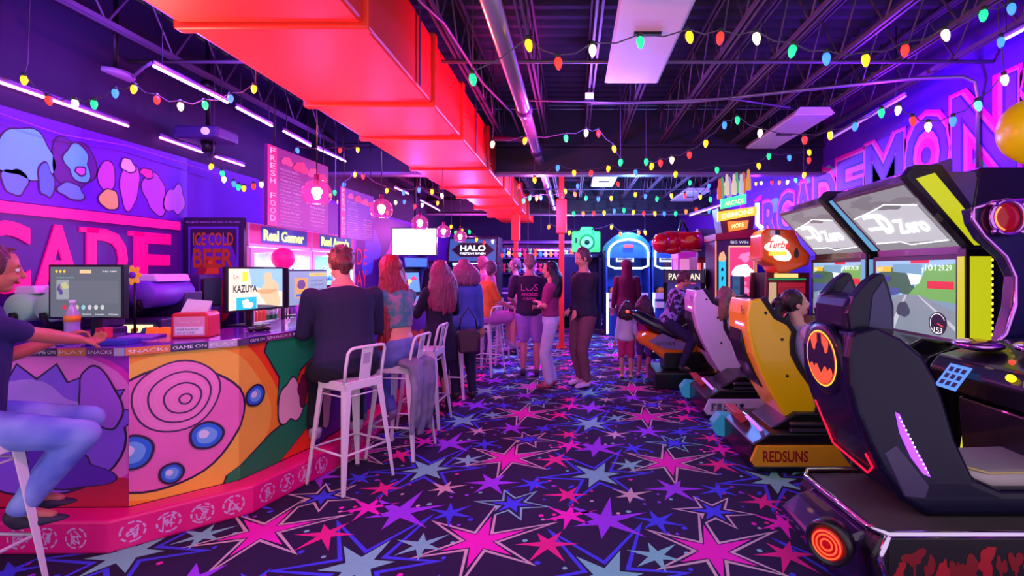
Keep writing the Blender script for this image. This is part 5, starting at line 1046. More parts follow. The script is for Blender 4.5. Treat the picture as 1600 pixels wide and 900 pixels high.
b = B(C(26, 18, 44)); b.box(-3.45, -2.75, 10.6, 10.75, .0, 1.72); b.box(-3.45, -2.75, 10.75, 11.2, 0, .45); b.build('bench_shell', t, .05, 3, org=o); b = B(C(90, 70, 130, emit=.2)); b.text(fr((-3.42, 10.6, 1.5), (1, 0, 0), (0, 0, 1)), 'HALO', .1, .03, .44, .13, off=.004, fat=.02); b.build('bench_lettering', t, org=o)
t = thing('game_bench', 'dark high-backed bench without lettering right of the HALO bench', 'bench', (-1.95, 11, 0)); o = t.location.copy()
b = B(C(30, 22, 56)); b.box(-2.3, -1.62, 10.9, 11.05, .0, 1.66); b.box(-2.3, -1.62, 11.05, 11.5, 0, .45); b.build('bench_shell', t, .05, 3, org=o); b = B(C(20, 14, 40)); b.box(-2.25, -1.67, 10.88, 10.9, .9, 1.6); b.build('back_pad', t, .02, org=o)
# tall upright cabinets lining the left far end
def upright(x, y, rz, col, marq, scr, lb, word='', h=1.8):
    t = thing('arcade_cabinet', lb, 'arcade cabinet', (x, y, 0), rz)
    for s in (-.31, .29): b = B(C(*col)); b.prism([(.0, 0), (.7, 0), (.7, h), (.12, h), (.06, h-.22), (.22, h-.3), (.3, 1.05), (.0, .95)], s, s+.02, 'yz'); b.build('side_panel', t)
    b = B(C(26, 18, 40)); b.box(-.29, .29, .02, .68, 0, .92); b.box(-.29, .29, .3, .68, .92, h-.02); b.build('cabinet_body', t)
    b = B(C(*marq, emit=.9)); b.box(-.29, .29, .1, .12, h-.21, h-.03); mq = b.build('marquee', t)
    if word: b = B(C(250, 240, 200, emit=1)); b.text(fr((-.29, .1, h-.21), (1, 0, 0), (0, 0, 1)), word, .06, .04, .46, .1, off=.004, fat=.02); b.build('marquee_lettering', mq)
    b = B(C(*scr, emit=.9)); fz = fr((-.25, .27, 1.07), (1, 0, 0), Vector((0, .1, 1)).normalized()); b.flat(fz, [(0, 0), (.5, 0), (.5, .42), (0, .42)], .01); b.mat(C(250, 230, 120, emit=1)); b.flat(fz, blob(.2, .2, .08, .06, .3, 2), .014); b.mat(C(230, 60, 120, emit=1)); b.flat(fz, blob(.35, .28, .06, .05, .3, 3), .014); b.build('screen', t)
    b = B(C(40, 30, 60)); b.prism([(-.02, .86), (.3, .92), (.3, 1.05), (-.02, .95)], -.29, .29, 'yz'); cp = b.build('control_panel', t)
    b = B(C(230, 50, 60)); b.cyl((-.15, .1, .98), (-.15, .1, 1.06), .006); b.ell((-.15, .1, 1.07), (.02, .02, .02))
    for k in range(3): b.cyl((.02+k*.07, .1, .975), (.02+k*.07, .1, 1.0), .016)
    b.build('joystick_and_buttons', cp); b = B(C(120, 20, 30)); b.box(-.12, -.02, .01, .02, .4, .6); b.box(.02, .12, .01, .02, .4, .6); b.build('coin_door', t)
    return t
upright(-3.1, 9.9, 60, (60, 60, 150), (60, 120, 230), (100, 160, 220), 'blue upright cabinet on the far left wall behind the television')
upright(-.15, 15.4, 0, (110, 30, 120), (230, 60, 200), (120, 60, 200), 'violet upright cabinet in the far centre of the room')
upright(1.66, 7.28, -12, (24, 20, 36), (40, 30, 60), (60, 40, 120), 'black PAC-MAN upright cabinet behind the white racing seat', 'PAC-MAN', 1.55)
# tall touch machine with crowded topper
t = thing('redemption_game', 'tall machine with pink screen, blue side strip and stacked neon topper', 'arcade game', (2.35, 7.3, 0)); o = t.location.copy(); x0, x1, y0 = 2.06, 2.62, 7.0
b = B(C(70, 40, 90)); b.box(x0, x1, y0+.02, y0+.6, 0, 2.05); b.build('cabinet', t, .01, org=o)
b = B(C(160, 20, 40)); b.prism([(x0-.02, 1.96), (x1+.02, 2.0), (x1+.02, 2.12), (x0-.02, 2.05)], y0-.02, y0+.6); b.build('crown', t, org=o)
fz = fr((x0, y0, 0), (1, 0, 0), (0, 0, 1)); b = B(C(250, 190, 150, emit=1)); b.flat(fz, [(.17, 1.12), (.54, 1.12), (.54, 1.88), (.17, 1.88)], -.01+.012); b.mat(C(220, 60, 120, emit=1)); b.flat(fz, [(.185, 1.14), (.525, 1.14), (.525, 1.86), (.185, 1.86)], .004); b.mat(C(255, 225, 245, emit=2)); b.flat(fz, blob(.37, 1.52, .13, .10, .15, 3), .006); b.mat(C(225, 130, 190, emit=1)); b.flat(fz, blob(.34, 1.3, .12, .08, .3, 5), .006); b.flat(fz, blob(.4, 1.72, .1, .05, .3, 6), .006); b.build('screen', t, org=o)
b = B(C(40, 190, 235, emit=1)); b.flat(fz, [(.03, 1.05), (.13, 1.05), (.13, 1.7), (.03, 1.7)], .003); b.mat(C(240, 170, 120, emit=1)); b.flat(fz, blob(.08, 1.72, .045, .08, .15, 3), .005); b.mat(C(10, 30, 60)); 
for k in range(4): b.flat(fz, blob(.08, 1.15+.13*k, .015, .03, .2, k), .005)
b.build('side_strip', t, org=o)
b = B(C(60, 220, 240, emit=1.4)); b.text(fz, 'BOX GAME', .17, 1.03, .34, .06, off=.004); b.mat(C(240, 240, 250, emit=1)); b.text(fz, 'TAP TO PLAY', .2, .88, .26, .05, off=.004); b.mat(C(240, 240, 250, emit=.8)); b.text(fz, 'BIG WIN', .2, 1.91, .25, .04, off=.004); b.build('front_lettering', t, org=o)
b = B(C(255, 140, 90, emit=.8)); b.box(x0-.015, x0-.002, y0, y0+.03, .2, 1.95); b.box(x1+.002, x1+.015, y0, y0+.03, .2, 1.95); b.build('edge_lights', t, org=o)
T0 = fr((x0, y0-.02, 2.08), (1, 0, 0), (0, 0, 1)); b = B(C(90, 30, 40)); b.prism([(x0+.08, 2.05), (x1-.05, 2.05), (x1, 2.38), (x0+.02, 2.42)], y0, y0+.3); tp = b.build('topper', t, org=o)
b = B(C(70, 230, 150, emit=1.3)); b.prism([(x0+.05, 2.40), (x1-.15, 2.48), (x1-.15, 2.62), (x0+.05, 2.54)], y0-.04, y0); b.mat(C(255, 180, 40, emit=1.3)); b.prism([(x0+.0, 2.22), (x1, 2.32), (x1, 2.44), (x0+.0, 2.36)], y0-.05, y0-.01); b.mat(C(255, 120, 30, emit=1.3)); b.prism([(x0+.17, 2.08), (x1-.14, 2.12), (x1-.12, 2.24), (x0+.15, 2.22)], y0-.05, y0-.01); b.build('neon_plaques', tp, org=o)
b = B(C(255, 250, 160, emit=1.6)); ux = Vector((.36, 0, .07)).normalized(); b.text((Vector((x0+.03, y0-.052, 2.25)), ux, Vector((0, 0, 1))), 'DEMONS', .03, 0, .45, .07, off=.006, fat=.02); b.text((Vector((x0+.1, y0-.042, 2.44)), ux, Vector((0, 0, 1))), 'ARCADE', 0, 0, .28, .06, off=.006); b.text((Vector((x0+.2, y0-.052, 2.12)), ux, Vector((0, 0, 1))), 'MORE', 0, 0, .17, .06, off=.006); b.build('plaque_lettering', tp, org=o)
q = random.Random(12)
for k in range(9):
    b = B(C(*q.choice([(250, 180, 60), (220, 230, 240), (90, 200, 140), (250, 120, 60), (190, 160, 230), (255, 240, 200)]), emit=.5)); x = x0+.06+k*.052; z = 2.55+.02*(k % 3)+.012*k; b.lathe([(.03, 0), (.036, .02), (.034, .16), (.02, .22), (.022, .27), (.012, .3)], (x, y0+.06+.05*(k % 2), z), 10); b.build('topper_figure', tp, org=o)
b = B(C(255, 250, 255, emit=6)); b.tube([(x1+.06, y0+.1, 2.5), (x1+.06, y0+.1, 2.2), (x1+.13, y0+.1, 2.14)], .03, 8); b.build('white_lamp', tp, org=o)
# boxing game with big glossy glove sculpture
t = thing('boxing_game', 'boxing game with oversized glossy red glove on an arm and grey icon board', 'arcade game', (2.1, 8.3, 0)); o = t.location.copy()
GL = M('glove_gloss_red', (196, 8, 30), .12, coat=.9, vary=.05); b = B(GL); b.ell((1.62, 8.1, 1.99), (.24, .2, .19), n=28, m=18); b.ell((1.46, 8.02, 1.97), (.16, .17, .17), n=24, m=14); b.ell((1.62, 7.98, 1.86), (.17, .08, .075), n=20, m=12); b.tube([(1.7, 8.1, 2.0), (1.95, 8.1, 2.0), (2.10, 8.1, 2.0)], [.17, .165, .185], 24); b.build('glove', t, org=o)
b = B(C(200, 190, 40, emit=.5)); b.ell((1.36, 8.0, 2.03), (.04, .06, .07)); b.mat(C(230, 130, 50)); b.flat(fr((1.86, 7.925, 1.98), (1, 0, 0), (0, 0, 1)), blob(.05, .06, .07, .05, .2, 3), .004); b.build('glove_badge', t, org=o)
b = B(C(80, 84, 110)); b.box(2.10, 2.52, 8.2, 8.3, 1.75, 2.22); bb = b.build('icon_board', t, org=o); fz = fr((2.10, 8.2, 1.75), (1, 0, 0), (0, 0, 1)); b = B(C(20, 20, 30)); 
for cx, cz in ((.1, .33), (.32, .33), (.1, .1)): b.stroke(fz, [(cx-.08, cz-.04), (cx-.02, cz+.06), (cx+.03, cz+.05), (cx+.08, cz-.04)], .012, .004); b.stroke(fz, [(cx-.09, cz-.07), (cx+.09, cz-.07)], .008, .004)
b.mat(C(220, 245, 30, emit=1)); b.flat(fz, [(.24, .0), (.36, .0), (.36, .2), (.24, .2)], .006); b.mat(C(20, 30, 20)); b.flat(fz, blob(.30, .1, .03, .05, .3, 3), .009); b.build('icons', bb, org=o)
b = B(C(120, 20, 60)); b.box(2.12, 2.5, 8.3, 8.9, 0, 1.75); b.build('column', t, .01, org=o)
for k, (x, col) in enumerate(((2.14, (255, 90, 60)), (2.24, (200, 210, 255)), (2.34, (230, 60, 90)), (2.44, (180, 160, 230)))): b = B(C(*col, emit=.9)); b.cyl((x, 8.27, 1.0), (x, 8.27, 1.65), .025); b.build('light_rod', t, org=o)
b = B(C(210, 230, 40, emit=.5)); b.box(2.13, 2.42, 8.24, 8.29, .62, .98); b.mat(C(60, 60, 20)); b.text(fr((2.13, 8.24, .8), (1, 0, 0), (0, 0, 1)), 'POW', .05, .02, .18, .1, off=.003); b.build('yellow_panel', t, org=o)
b = B(BLK); b.box(1.2, 2.2, 8.4, 8.8, 0, .12); b.build('platform', t, org=o); b = B(BLK); b.tube([(1.75, 8.1, 2.1), (1.9, 8.5, 2.4), (2.3, 8.6, 1.7)], .03); b.build('arm', t, org=o)
# orange topper cabinet
t = thing('arcade_cabinet', 'arcade cabinet with a jagged orange plastic topper holding a glowing script sign', 'arcade cabinet', (2.6, 6.4, 0)); o = t.location.copy()
b = B(C(110, 24, 40)); b.prism([(2.36, 0), (2.95, 0), (2.95, 1.5), (2.42, 1.5)], 6.1, 6.15); b.prism([(2.36, 0), (2.95, 0), (2.95, 1.5), (2.42, 1.5)], 6.62, 6.67); b.mat(C(24, 16, 34)); b.box(2.45, 2.94, 6.15, 6.62, 0, 1.5); b.build('cabinet', t, org=o)
fz = fr((2.36, 6.1, 0), (1, 0, 0), (0, 0, 1)); b = B(C(190, 30, 60, emit=.5)); b.flat(fz, [(.2, 1.24), (.54, 1.24), (.54, 1.38), (.2, 1.38)], .003); b.mat(C(230, 190, 150, emit=.6)); b.flat(fz, [(.07, .9), (.18, .9), (.18, 1.38), (.09, 1.38)], .003); b.mat(C(40, 150, 90, emit=.7)); b.flat(fz, [(.08, 1.41), (.55, 1.41), (.55, 1.43), (.08, 1.43)], .003); b.mat(C(250, 210, 120, emit=1)); b.flat(fz, [(.15, 1.44), (.45, 1.44), (.45, 1.49), (.15, 1.49)], .003); b.mat(C(120, 60, 60)); b.text(fz, 'GAME SELECT', .22, 1.27, .3, .05, off=.006); b.build('side_art', t, org=o)
b = B(M('orange_plastic', (255, 100, 14), .25, coat=.5, vary=.05)); b.prism([(2.30, 1.98), (2.36, 2.04), (2.70, 2.03), (2.78, 1.85), (2.90, 1.72), (2.88, 1.60), (2.62, 1.50), (2.50, 1.49), (2.45, 1.58), (2.29, 1.66)], 5.95, 6.35); tp = b.build('topper', t, .03, 3, org=o)
ft = fr((2.26, 5.95, 1.5), (1, 0, 0), (0, 0, 1)); b = B(C(255, 225, 215, emit=1.6)); b.flat(ft, blob(.24, .30, .15, .13, .25, 5), .004); b.build('sign_panel', tp, org=o)
b = B(C(230, 50, 60, emit=1)); b.text(ft, 'Turbo', .12, .30, .26, .09, off=.008, shear=.3, fat=.02); b.mat(C(255, 200, 60, emit=1.2)); b.flat(ft, [(.12, .21), (.34, .21), (.34, .26), (.12, .26)], .008); b.mat(C(60, 40, 50)); b.flat(ft, blob(.46, .24, .025, .07, .1, 3), .004); b.mat(C(240, 240, 250)); b.flat(ft, [(.14, .46), (.2, .46), (.2, .52), (.14, .52)], .004); b.mat(C(30, 30, 90)); b.flat(ft, [(.2, .46), (.26, .46), (.26, .52), (.2, .52)], .004); b.build('sign_lettering', tp, org=o)
# motorbike ride
t = thing('motorbike_ride', 'black and orange motorbike ride with red tail light behind the white seat', 'arcade ride', (1.4, 6.6, 0)); o = t.location.copy(); yc = 6.6
b = B(BLK); b.box(1.05, 2.3, yc-.35, yc+.35, 0, .22); b.box(1.2, 1.7, yc-.16, yc+.16, .22, .45); b.build('base', t, .02, org=o)
b = B(M('bike_black', (22, 20, 40), .2, coat=.8)); b.tube([(.74, yc, .97), (.86, yc, .93), (1.08, yc, .80), (1.32, yc, .68), (1.5, yc, .66), (1.78, yc, .82)], [.02, .07, .10, .12, .12, .13], 14); b.build('tail_and_seat', t, org=o)
b = B(M('bike_orange', (255, 120, 10), .25, coat=.6)); b.prism([(.86, .68), (.98, .73), (1.3, .62), (1.6, .60), (1.65, .45), (1.45, .33), (1.2, .36), (1.0, .50), (.86, .57)], yc-.15, yc+.15); b.prism([(1.6, .6), (1.75, .9), (2.1, 1.0), (2.2, .8), (1.9, .4), (1.65, .42)], yc-.14, yc+.14); b.build('fairing', t, .05, 4, org=o)
b = B(M('bike_silver', (150, 130, 190), .3, .6)); b.prism([(1.0, .60), (1.18, .70), (1.4, .60), (1.55, .58), (1.5, .48), (1.2, .50)], yc-.18, yc-.15); b.mat(C(30, 20, 50)); b.text(fr((1.1, yc-.18, .54), (1, 0, 0), (0, 0, 1)), 'SPORT', 0, 0, .25, .05, off=.003); b.build('side_decal', t, .005, org=o)
b = B(C(255, 50, 20, emit=5)); b.ell((.735, yc-.01, .975), (.022, .035, .018)); b.build('tail_light', t, org=o)
b = B(BLK); b.tube([(1.9, yc-.3, 1.08), (1.95, yc, 1.02), (1.9, yc+.3, 1.08)], .018, 8); b.build('handlebar', t, org=o); b = B(M('screen_glass', (60, 80, 120), .2)); b.box(2.24, 2.3, yc-.05, yc+.35, .9, 1.45); b.box(2.2, 2.3, yc+.0, yc+.3, .2, .95); b.build('ride_display', t, org=o)
# third racing style cabinets beyond
upright(2.93, 8.9, -90, (40, 40, 130), (90, 200, 240), (70, 140, 230), 'blue upright cabinet on the right wall beyond the stacked neon topper', '', 1.9)
upright(2.96, 10.0, -90, (120, 30, 140), (255, 90, 190), (240, 120, 200), 'pink-lit upright cabinet on the right wall next to the basketball games', '', 1.9)
# pink character-free claw machine at centre right
t = thing('claw_machine', 'pink claw machine with a lime pile of prizes between the hoops and the icon board', 'arcade game', (2.05, 9.4, 0)); o = t.location.copy()
b = B(C(235, 90, 180)); b.box(2.0, 2.6, 9.3, 9.9, 0, .9); b.box(2.0, 2.6, 9.3, 9.9, 1.75, 1.95); 
for x in (2.0, 2.57):
    for y in (9.3, 9.87): b.box(x, x+.03, y, y+.03, .9, 1.75)
b.build('cabinet', t, org=o); b = B(C(120, 220, 60, rough=.9, )); b.ell((2.3, 9.6, .92), (.26, .26, .3)); b.build('prize_pile', t, org=o); b = B(C(250, 150, 220, emit=.6)); b.box(2.03, 2.57, 9.86, 9.88, .9, 1.75); b.build('lit_back', t, org=o)
b = B(CHR); b.tube([(2.3, 9.6, 1.75), (2.3, 9.6, 1.5)], .01); b.tube([(2.3, 9.6, 1.5), (2.37, 9.6, 1.42), (2.33, 9.6, 1.34)], .008); b.tube([(2.3, 9.6, 1.5), (2.23, 9.6, 1.42), (2.27, 9.6, 1.34)], .008); b.build('claw', t, org=o)
# ================================================================ PEOPLE
def cone(b, p, q, r0, r1, n=14):
    """tapered limb with rounded ends, one closed piece"""
    p, q = Vector(p), Vector(q); d = q-p; L = d.length
    if L < 1e-5: return b.ell(p, (r0, r0, r0), n=n, m=8)
    d /= L; pts, rs = [], []
    for k in range(4): a = PI/2*(k+.15)/4; pts.append(p-d*r0*math.cos(a)); rs.append(r0*math.sin(a))
    pts += [p, q]; rs += [r0, r1]
    for k in range(4): a = PI/2*(3.85-k)/4; pts.append(q+d*r1*math.cos(a)); rs.append(r1*math.sin(a))
    return b.tube(pts, rs, n)
def loft(b, rings, n=20):
    """rings = (centre, x axis, y axis, half x, half y)"""
    vs = []
    for c, X, Y, rx, ry in rings:
        for k in range(n):
            a = 2*PI*k/n; vs.append(c+X*math.cos(a)*rx+Y*math.sin(a)*ry)
    N = len(rings); fs = [(i*n+k, i*n+(k+1) % n, (i+1)*n+(k+1) % n, (i+1)*n+k) for i in range(N-1) for k in range(n)]
    fs += [tuple(range(n))[::-1], tuple((N-1)*n+k for k in range(n))]; return b.add(vs, fs, True)
def fuse(b, name, parent, mat, vox=.008, smooth=3, rough=0, rs=40):
    """weld the overlapping pieces of b into one continuous skin"""
    ob = b.build(name); COL.objects.unlink(ob); m = ob.modifiers.new('r', 'REMESH'); m.mode = 'VOXEL'; m.voxel_size = vox; m.use_smooth_shade = True
    s = ob.modifiers.new('s', 'SMOOTH'); s.factor = .5; s.iterations = smooth
    me = bake(ob); bpy.data.objects.remove(ob)
    if rough:
        Q = [(v.co.copy(), v.normal.copy()) for v in me.vertices]; me.vertices.foreach_set('co', [x for c, n in Q for x in c+n*(noise.noise(Vector((c.x*rs, c.y*rs, c.z*rs*.25)))*rough)])
    me.materials.clear(); me.materials.append(mat); me.polygons.foreach_set('use_smooth', [True]*len(me.polygons)); me.polygons.foreach_set('material_index', [0]*len(me.polygons)); me.name = name
    o = bpy.data.objects.new(name, me); COL.objects.link(o); o.parent = parent; return o
def ik(a, t, l1, l2, pole):
    a, t = Vector(a), Vector(t); d = t-a; L = min(d.length, (l1+l2)*.999); d.normalize(); t = a+d*L
    x = (l1*l1-l2*l2+L*L)/(2*L); h = math.sqrt(max(l1*l1-x*x, 0)); p = Vector(pole); p = p-d*p.dot(d); p.normalize(); return a+d*x+p*h, t
def person(label, loc, rz, ht=1.72, sit=None, lean=0, yaw=0, pitch=0, lh=None, rh=None, lf=None, rf=None, skin=(205, 140, 120), shirt=(40, 40, 70), sleeve=.75, hem=.90, crop=False,
           pants=(40, 40, 60), leg='long', shoe=(60, 50, 60), hair=(50, 30, 30), style='short', hlen=.35, skirt=None, curl=.5, hood=False, fem=False, vox=.009, lpole=None, rpole=None, beard=False, extra=None, bulk=1.0, group=None):
    s = ht/1.75; t = thing('person', label, 'person', (loc[0], loc[1], 0), rz, group)
    SK = M(f'skin_{skin[0]}_{skin[1]}', skin, .5, vary=.06, scale=12)
    ph = (sit+.10) if sit is not None else .93*s
    R3 = Matrix.Rotation(math.radians(lean), 3, 'Y'); P0 = Vector((0, 0, ph))
    def T(z, x=0, y=0): return P0+R3 @ Vector((x*s, y*s, (z-.93)*s))
    X = R3 @ Vector((1, 0, 0)); Y = Vector((0, 1, 0))
    w = .93 if fem else 1.0; w *= 1.0
    st = [(.84, .07, .12, 0), (.88, .10, .155, 0), (.93, .115, .168 if not fem else .175, -.005), (1.0, .105, .155, 0), (1.08, .092, .13 if fem else .142, .008), (1.16, .095, .13 if fem else .148, .008), (1.26, .112, .152*w, 0), (1.34, .112, .168*w, -.01), (1.40, .10, .172*w, -.015), (1.445, .075, .13*w, -.018), (1.475, .055, .07, -.012), (1.52, .052, .054, .0)]
    bk = bulk
    def torso(b, z0, z1, inf): 
        rr = [(T(z, x), X, Y, (rx*bk+inf)*s, (ry*bk+inf)*s) for z, rx, ry, x in st if z0-.001 <= z <= z1+.001]; loft(b, rr)
    hipL, hipR = T(.90, 0, .095), T(.90, 0, -.095)
    if sit is not None:
        dl = Vector((.40*s, .13*s, sit-.32*s)); dr = Vector((.40*s, -.13*s, sit-.32*s))
    else: dl, dr = Vector((.02, .10*s, .075*s)), Vector((-.02, -.10*s, .075*s))
    lf = Vector(lf) if lf else dl; rf = Vector(rf) if rf else dr
    kp = Vector((1, .1, .5)) if sit is not None else Vector((1, 0, 0))
    kL, aL = ik(hipL, lf, .43*s, .41*s, kp); kR, aR = ik(hipR, rf, .43*s, .41*s, Vector((kp.x, -kp.y, kp.z)))
    shL, shR = T(1.405, -.01, .175*w*bk), T(1.405, -.01, -.175*w*bk)
    dL = T(.86, .06, .25); dR = T(.86, .06, -.25)
    lh = Vector(lh) if lh else dL; rh = Vector(rh) if rh else dR
    eL, wL = ik(shL, lh, .285*s, .25*s, lpole or (-.6, .5, -.6)); eR, wR = ik(shR, rh, .285*s, .25*s, rpole or (-.6, -.5, -.6))
    # head
    hc = T(1.64, .015); HR = R3 @ Matrix.Rotation(math.radians(yaw), 3, 'Z') @ Matrix.Rotation(math.radians(pitch), 3, 'Y')
    hs = s if ht > 1.3 else s*1.28
    def Hd(x, y, z): return hc+HR @ Vector((x*hs, y*hs, z*hs))
    b = B(SK); torso(b, .84, 1.52, 0)
    cone(b, T(1.46, -.012), hc+HR @ Vector((-.015, 0, -.05)), .052*s, .052*s)
    for hip, k, a in ((hipL, kL, aL), (hipR, kR, aR)):
        cone(b, hip, k, .085*s*bk, .055*s); m_ = k.lerp(a, .32); bd = (k-a).normalized(); back = Vector((-.012, 0, 0)); cone(b, k, m_+back, .054*s, .056*s); cone(b, m_+back, a, .056*s, .036*s)
    for sh_, e, wr_, sg in ((shL, eL, wL, 1), (shR, eR, wR, -1)):
        cone(b, sh_, e, .052*s, .039*s); cone(b, e, e.lerp(wr_, .35), .038*s, .039*s); cone(b, e.lerp(wr_, .35), wr_, .039*s, .026*s)
        d = (wr_-e).normalized(); side = Y-d*Y.dot(d); side = side.normalized() if side.length > .2 else Vector((0, 1, 0)).cross(d).normalized(); nrm = d.cross(side).normalized()*sg
        side = side; pal = wr_+d*.045*s
        loft(b, [(wr_+d*.0, nrm, side, .020*s, .026*s), (wr_+d*.03*s, nrm, side, .017*s, .037*s), (wr_+d*.07*s, nrm, side, .015*s, .041*s), (wr_+d*.095*s, nrm, side, .012*s, .040*s)], 14)
        for f_i, (off, ln) in enumerate(((-.030, .064), (-.010, .075), (.010, .071), (.029, .055))):
            base = wr_+d*.088*s+side*off*s*(-sg); ca = curl*1.0; d1 = (d*math.cos(ca*.7)-nrm*math.sin(ca*.7)); d2 = (d*math.cos(ca*1.7)-nrm*math.sin(ca*1.7))
            m1 = base+d1*ln*.5*s; m2 = m1+d2*ln*.5*s; cone(b, base-d*.01, m1, .0092*s, .0086*s, 8); cone(b, m1, m2, .0086*s, .0074*s, 8)
        tb = wr_+d*.025*s+side*sg*.028*s*1; td = (d*.75+side*sg*.65-nrm*.25*sg).normalized(); cone(b, tb, tb+td*.035*s, .012*s, .0105*s, 8); cone(b, tb+td*.035*s, tb+td*.035*s+(td*.5+d*.6-nrm*.3*sg).normalized()*.03*s, .0105*s, .009*s, 8)
    b.ell(Hd(-.008, 0, .03), (.098*hs, .078*hs, .092*hs), HR, 24, 16); b.ell(Hd(.018, 0, -.035), (.070*hs, .060*hs, .070*hs), HR, 20, 12); b.ell(Hd(.05, 0, -.082), (.032*hs, .033*hs, .025*hs), HR, 14, 10)
    cone(b, Hd(.088, 0, .02), Hd(.104, 0, -.022), .009*hs, .014*hs, 10); b.ell(Hd(.078, 0, .028), (.018*hs, .05*hs, .01*hs), HR, 14, 8); b.ell(Hd(.078, .032, -.03), (.018*hs, .02*hs, .02*hs), HR, 12, 8); b.ell(Hd(.078, -.032, -.03), (.018*hs, .02*hs, .02*hs), HR, 12, 8)
    for sg in (1, -1): b.ell(Hd(-.005, sg*.078, -.005), (.02*hs, .010*hs, .032*hs), HR, 12, 8)
    if leg != 'shod':
        for k, a in ((kL, aL), (kR, aR)): cone(b, a, a+Vector((.10*s, 0, -.045*s)), .034*s, .026*s)
    fuse(b, 'body', t, SK, vox if vox < .0085 else .0082, 2)
    for sg in (1, -1):
        b = B(C(240, 235, 235, rough=.2)); b.ell(Hd(.082, sg*.031, .008), (.010*hs, .012*hs, .009*hs), HR, 12, 8); b.mat(C(50, 30, 24)); b.ell(Hd(.0885, sg*.031, .008), (.005*hs, .006*hs, .006*hs), HR, 10, 6); b.build('eye', t)
        b = B(C(*[int(v*.7) for v in hair])); cone(b, Hd(.092, sg*.018, .030), Hd(.084, sg*.048, .031), .003*hs, .0025*hs, 6); b.build('eyebrow', t)
    b = B(C(185, 80, 90)); b.ell(Hd(.092, 0, -.052), (.009*hs, .024*hs, .005*hs), HR, 14, 6); b.ell(Hd(.090, 0, -.059), (.010*hs, .020*hs, .005*hs), HR, 14, 6); b.build('lips', t)
    # top garment
    SH = shirt if not isinstance(shirt, tuple) else M(f'cloth_{shirt[0]}_{shirt[1]}_{shirt[2]}', shirt, .85, vary=.22, scale=7, bump=.5, bscale=14)
    b = B(SH); z0 = 1.16 if crop else hem
    rr = [(T(z, x), X, Y, (rx*bk+.014+(.012 if z < 1.2 and not crop else 0))*s, (ry*bk+.014+(.010 if z < 1.2 and not crop else 0))*s) for z, rx, ry, x in st if z0-.03 <= z <= 1.45]
    if crop: rr = [(T(1.135, .008), X, Y, .112*s, .148*s)]+rr
    rr.append((T(1.468, -.012), X, Y, .07*s, .085*s)); loft(b, rr)
    for sh_, e, wr_ in ((shL, eL, wL), (shR, eR, wR)):
        if sleeve > 0: 
            if sleeve <= 1: q_ = sh_.lerp(e, sleeve); cone(b, sh_, q_, .068*s, .056*s)
            else: q_ = e.lerp(wr_, sleeve-1); cone(b, sh_, e, .068*s, .054*s); cone(b, e, q_, .054*s, .040*s)
        else: cone(b, sh_+(T(1.40)-sh_)*.25, sh_+(T(1.40)-sh_)*.3, .05*s, .05*s)
    if skirt:      # long coat skirt
        hz = (skirt*s-ph)/s+.93; loft(b, [(T(1.0, 0), X, Y, .135*s, .18*s), (T(.9, 0), X, Y, .15*s, .195*s), (T((hz+.9)/2, 0), X, Y, .16*s, .20*s), (T(hz, 0), X, Y, .165*s, .205*s)])
    fuse(b, 'top', t, SH, .010, 3, .004, 14)
    if hood: b = B(SH); b.ell(Hd(-.03, 0, .02), (.12*hs, .105*hs, .125*hs), HR, 20, 14); cone(b, Hd(-.04, 0, -.05), T(1.42, -.03), .10*s, .11*s); fuse(b, 'hood', t, SH, .010, 3)
    # trousers
    PT = pants if not isinstance(pants, tuple) else M(f'cloth_{pants[0]}_{pants[1]}_{pants[2]}', pants, .88, vary=.22, scale=9, bump=.5, bscale=12)
    b = B(PT); rr = [(T(z, x), X, Y, (rx*bk+.012)*s, (ry*bk+.012)*s) for z, rx, ry, x in st if .84 <= z <= 1.0]; rr.append((T(1.04, 0), X, Y, .108*s, .150*s)); loft(b, rr)
    for hip, k, a in ((hipL, kL, aL), (hipR, kR, aR)):
        if leg == 'short': cone(b, hip, hip.lerp(k, .82), .108*s*bk, .088*s)
        else:
            cone(b, hip, k, .102*s*bk, .076*s if leg != 'slim' else .064*s); e_ = a+Vector((0, 0, .03*s)); cone(b, k, e_, (.075 if leg != 'slim' else .062)*s, (.066 if leg == 'wide' else .055 if leg == 'long' else .042)*s)
    fuse(b, 'trousers' if leg != 'short' else 'shorts', t, PT, .010, 3, .004, 12)
    # shoes
    SM_ = M(f'shoe_{shoe[0]}_{shoe[1]}_{shoe[2]}', shoe, .6)
    for k, a in ((kL, aL), (kR, aR)):
        b = B(SM_); fw = Vector((1, 0, 0)) if sit is None else Vector((.95, 0, -.25)).normalized(); sl = a+Vector((0, 0, -.045*s))
        cone(b, a+Vector((-.02*s, 0, -.01)), sl+fw*.0, .045*s, .042*s); cone(b, sl, sl+fw*.075*s, .040*s, .042*s); cone(b, sl+fw*.075*s, sl+fw*.15*s+Vector((0, 0, -.005)), .042*s, .032*s)
        for v in b.v: v.z = max(v.z, (sl.z-.032*s) if sit is not None else .012)
        fuse(b, 'shoe', t, SM_, .008, 2)
    # hair
    HM = M(f'hair_{hair[0]}_{hair[1]}_{hair[2]}', hair, .42, vary=.5, scale=30, bump=.6, bscale=90)
    q = random.Random(int(abs(loc[0]*100)+loc[1]*10)); b = B(HM)
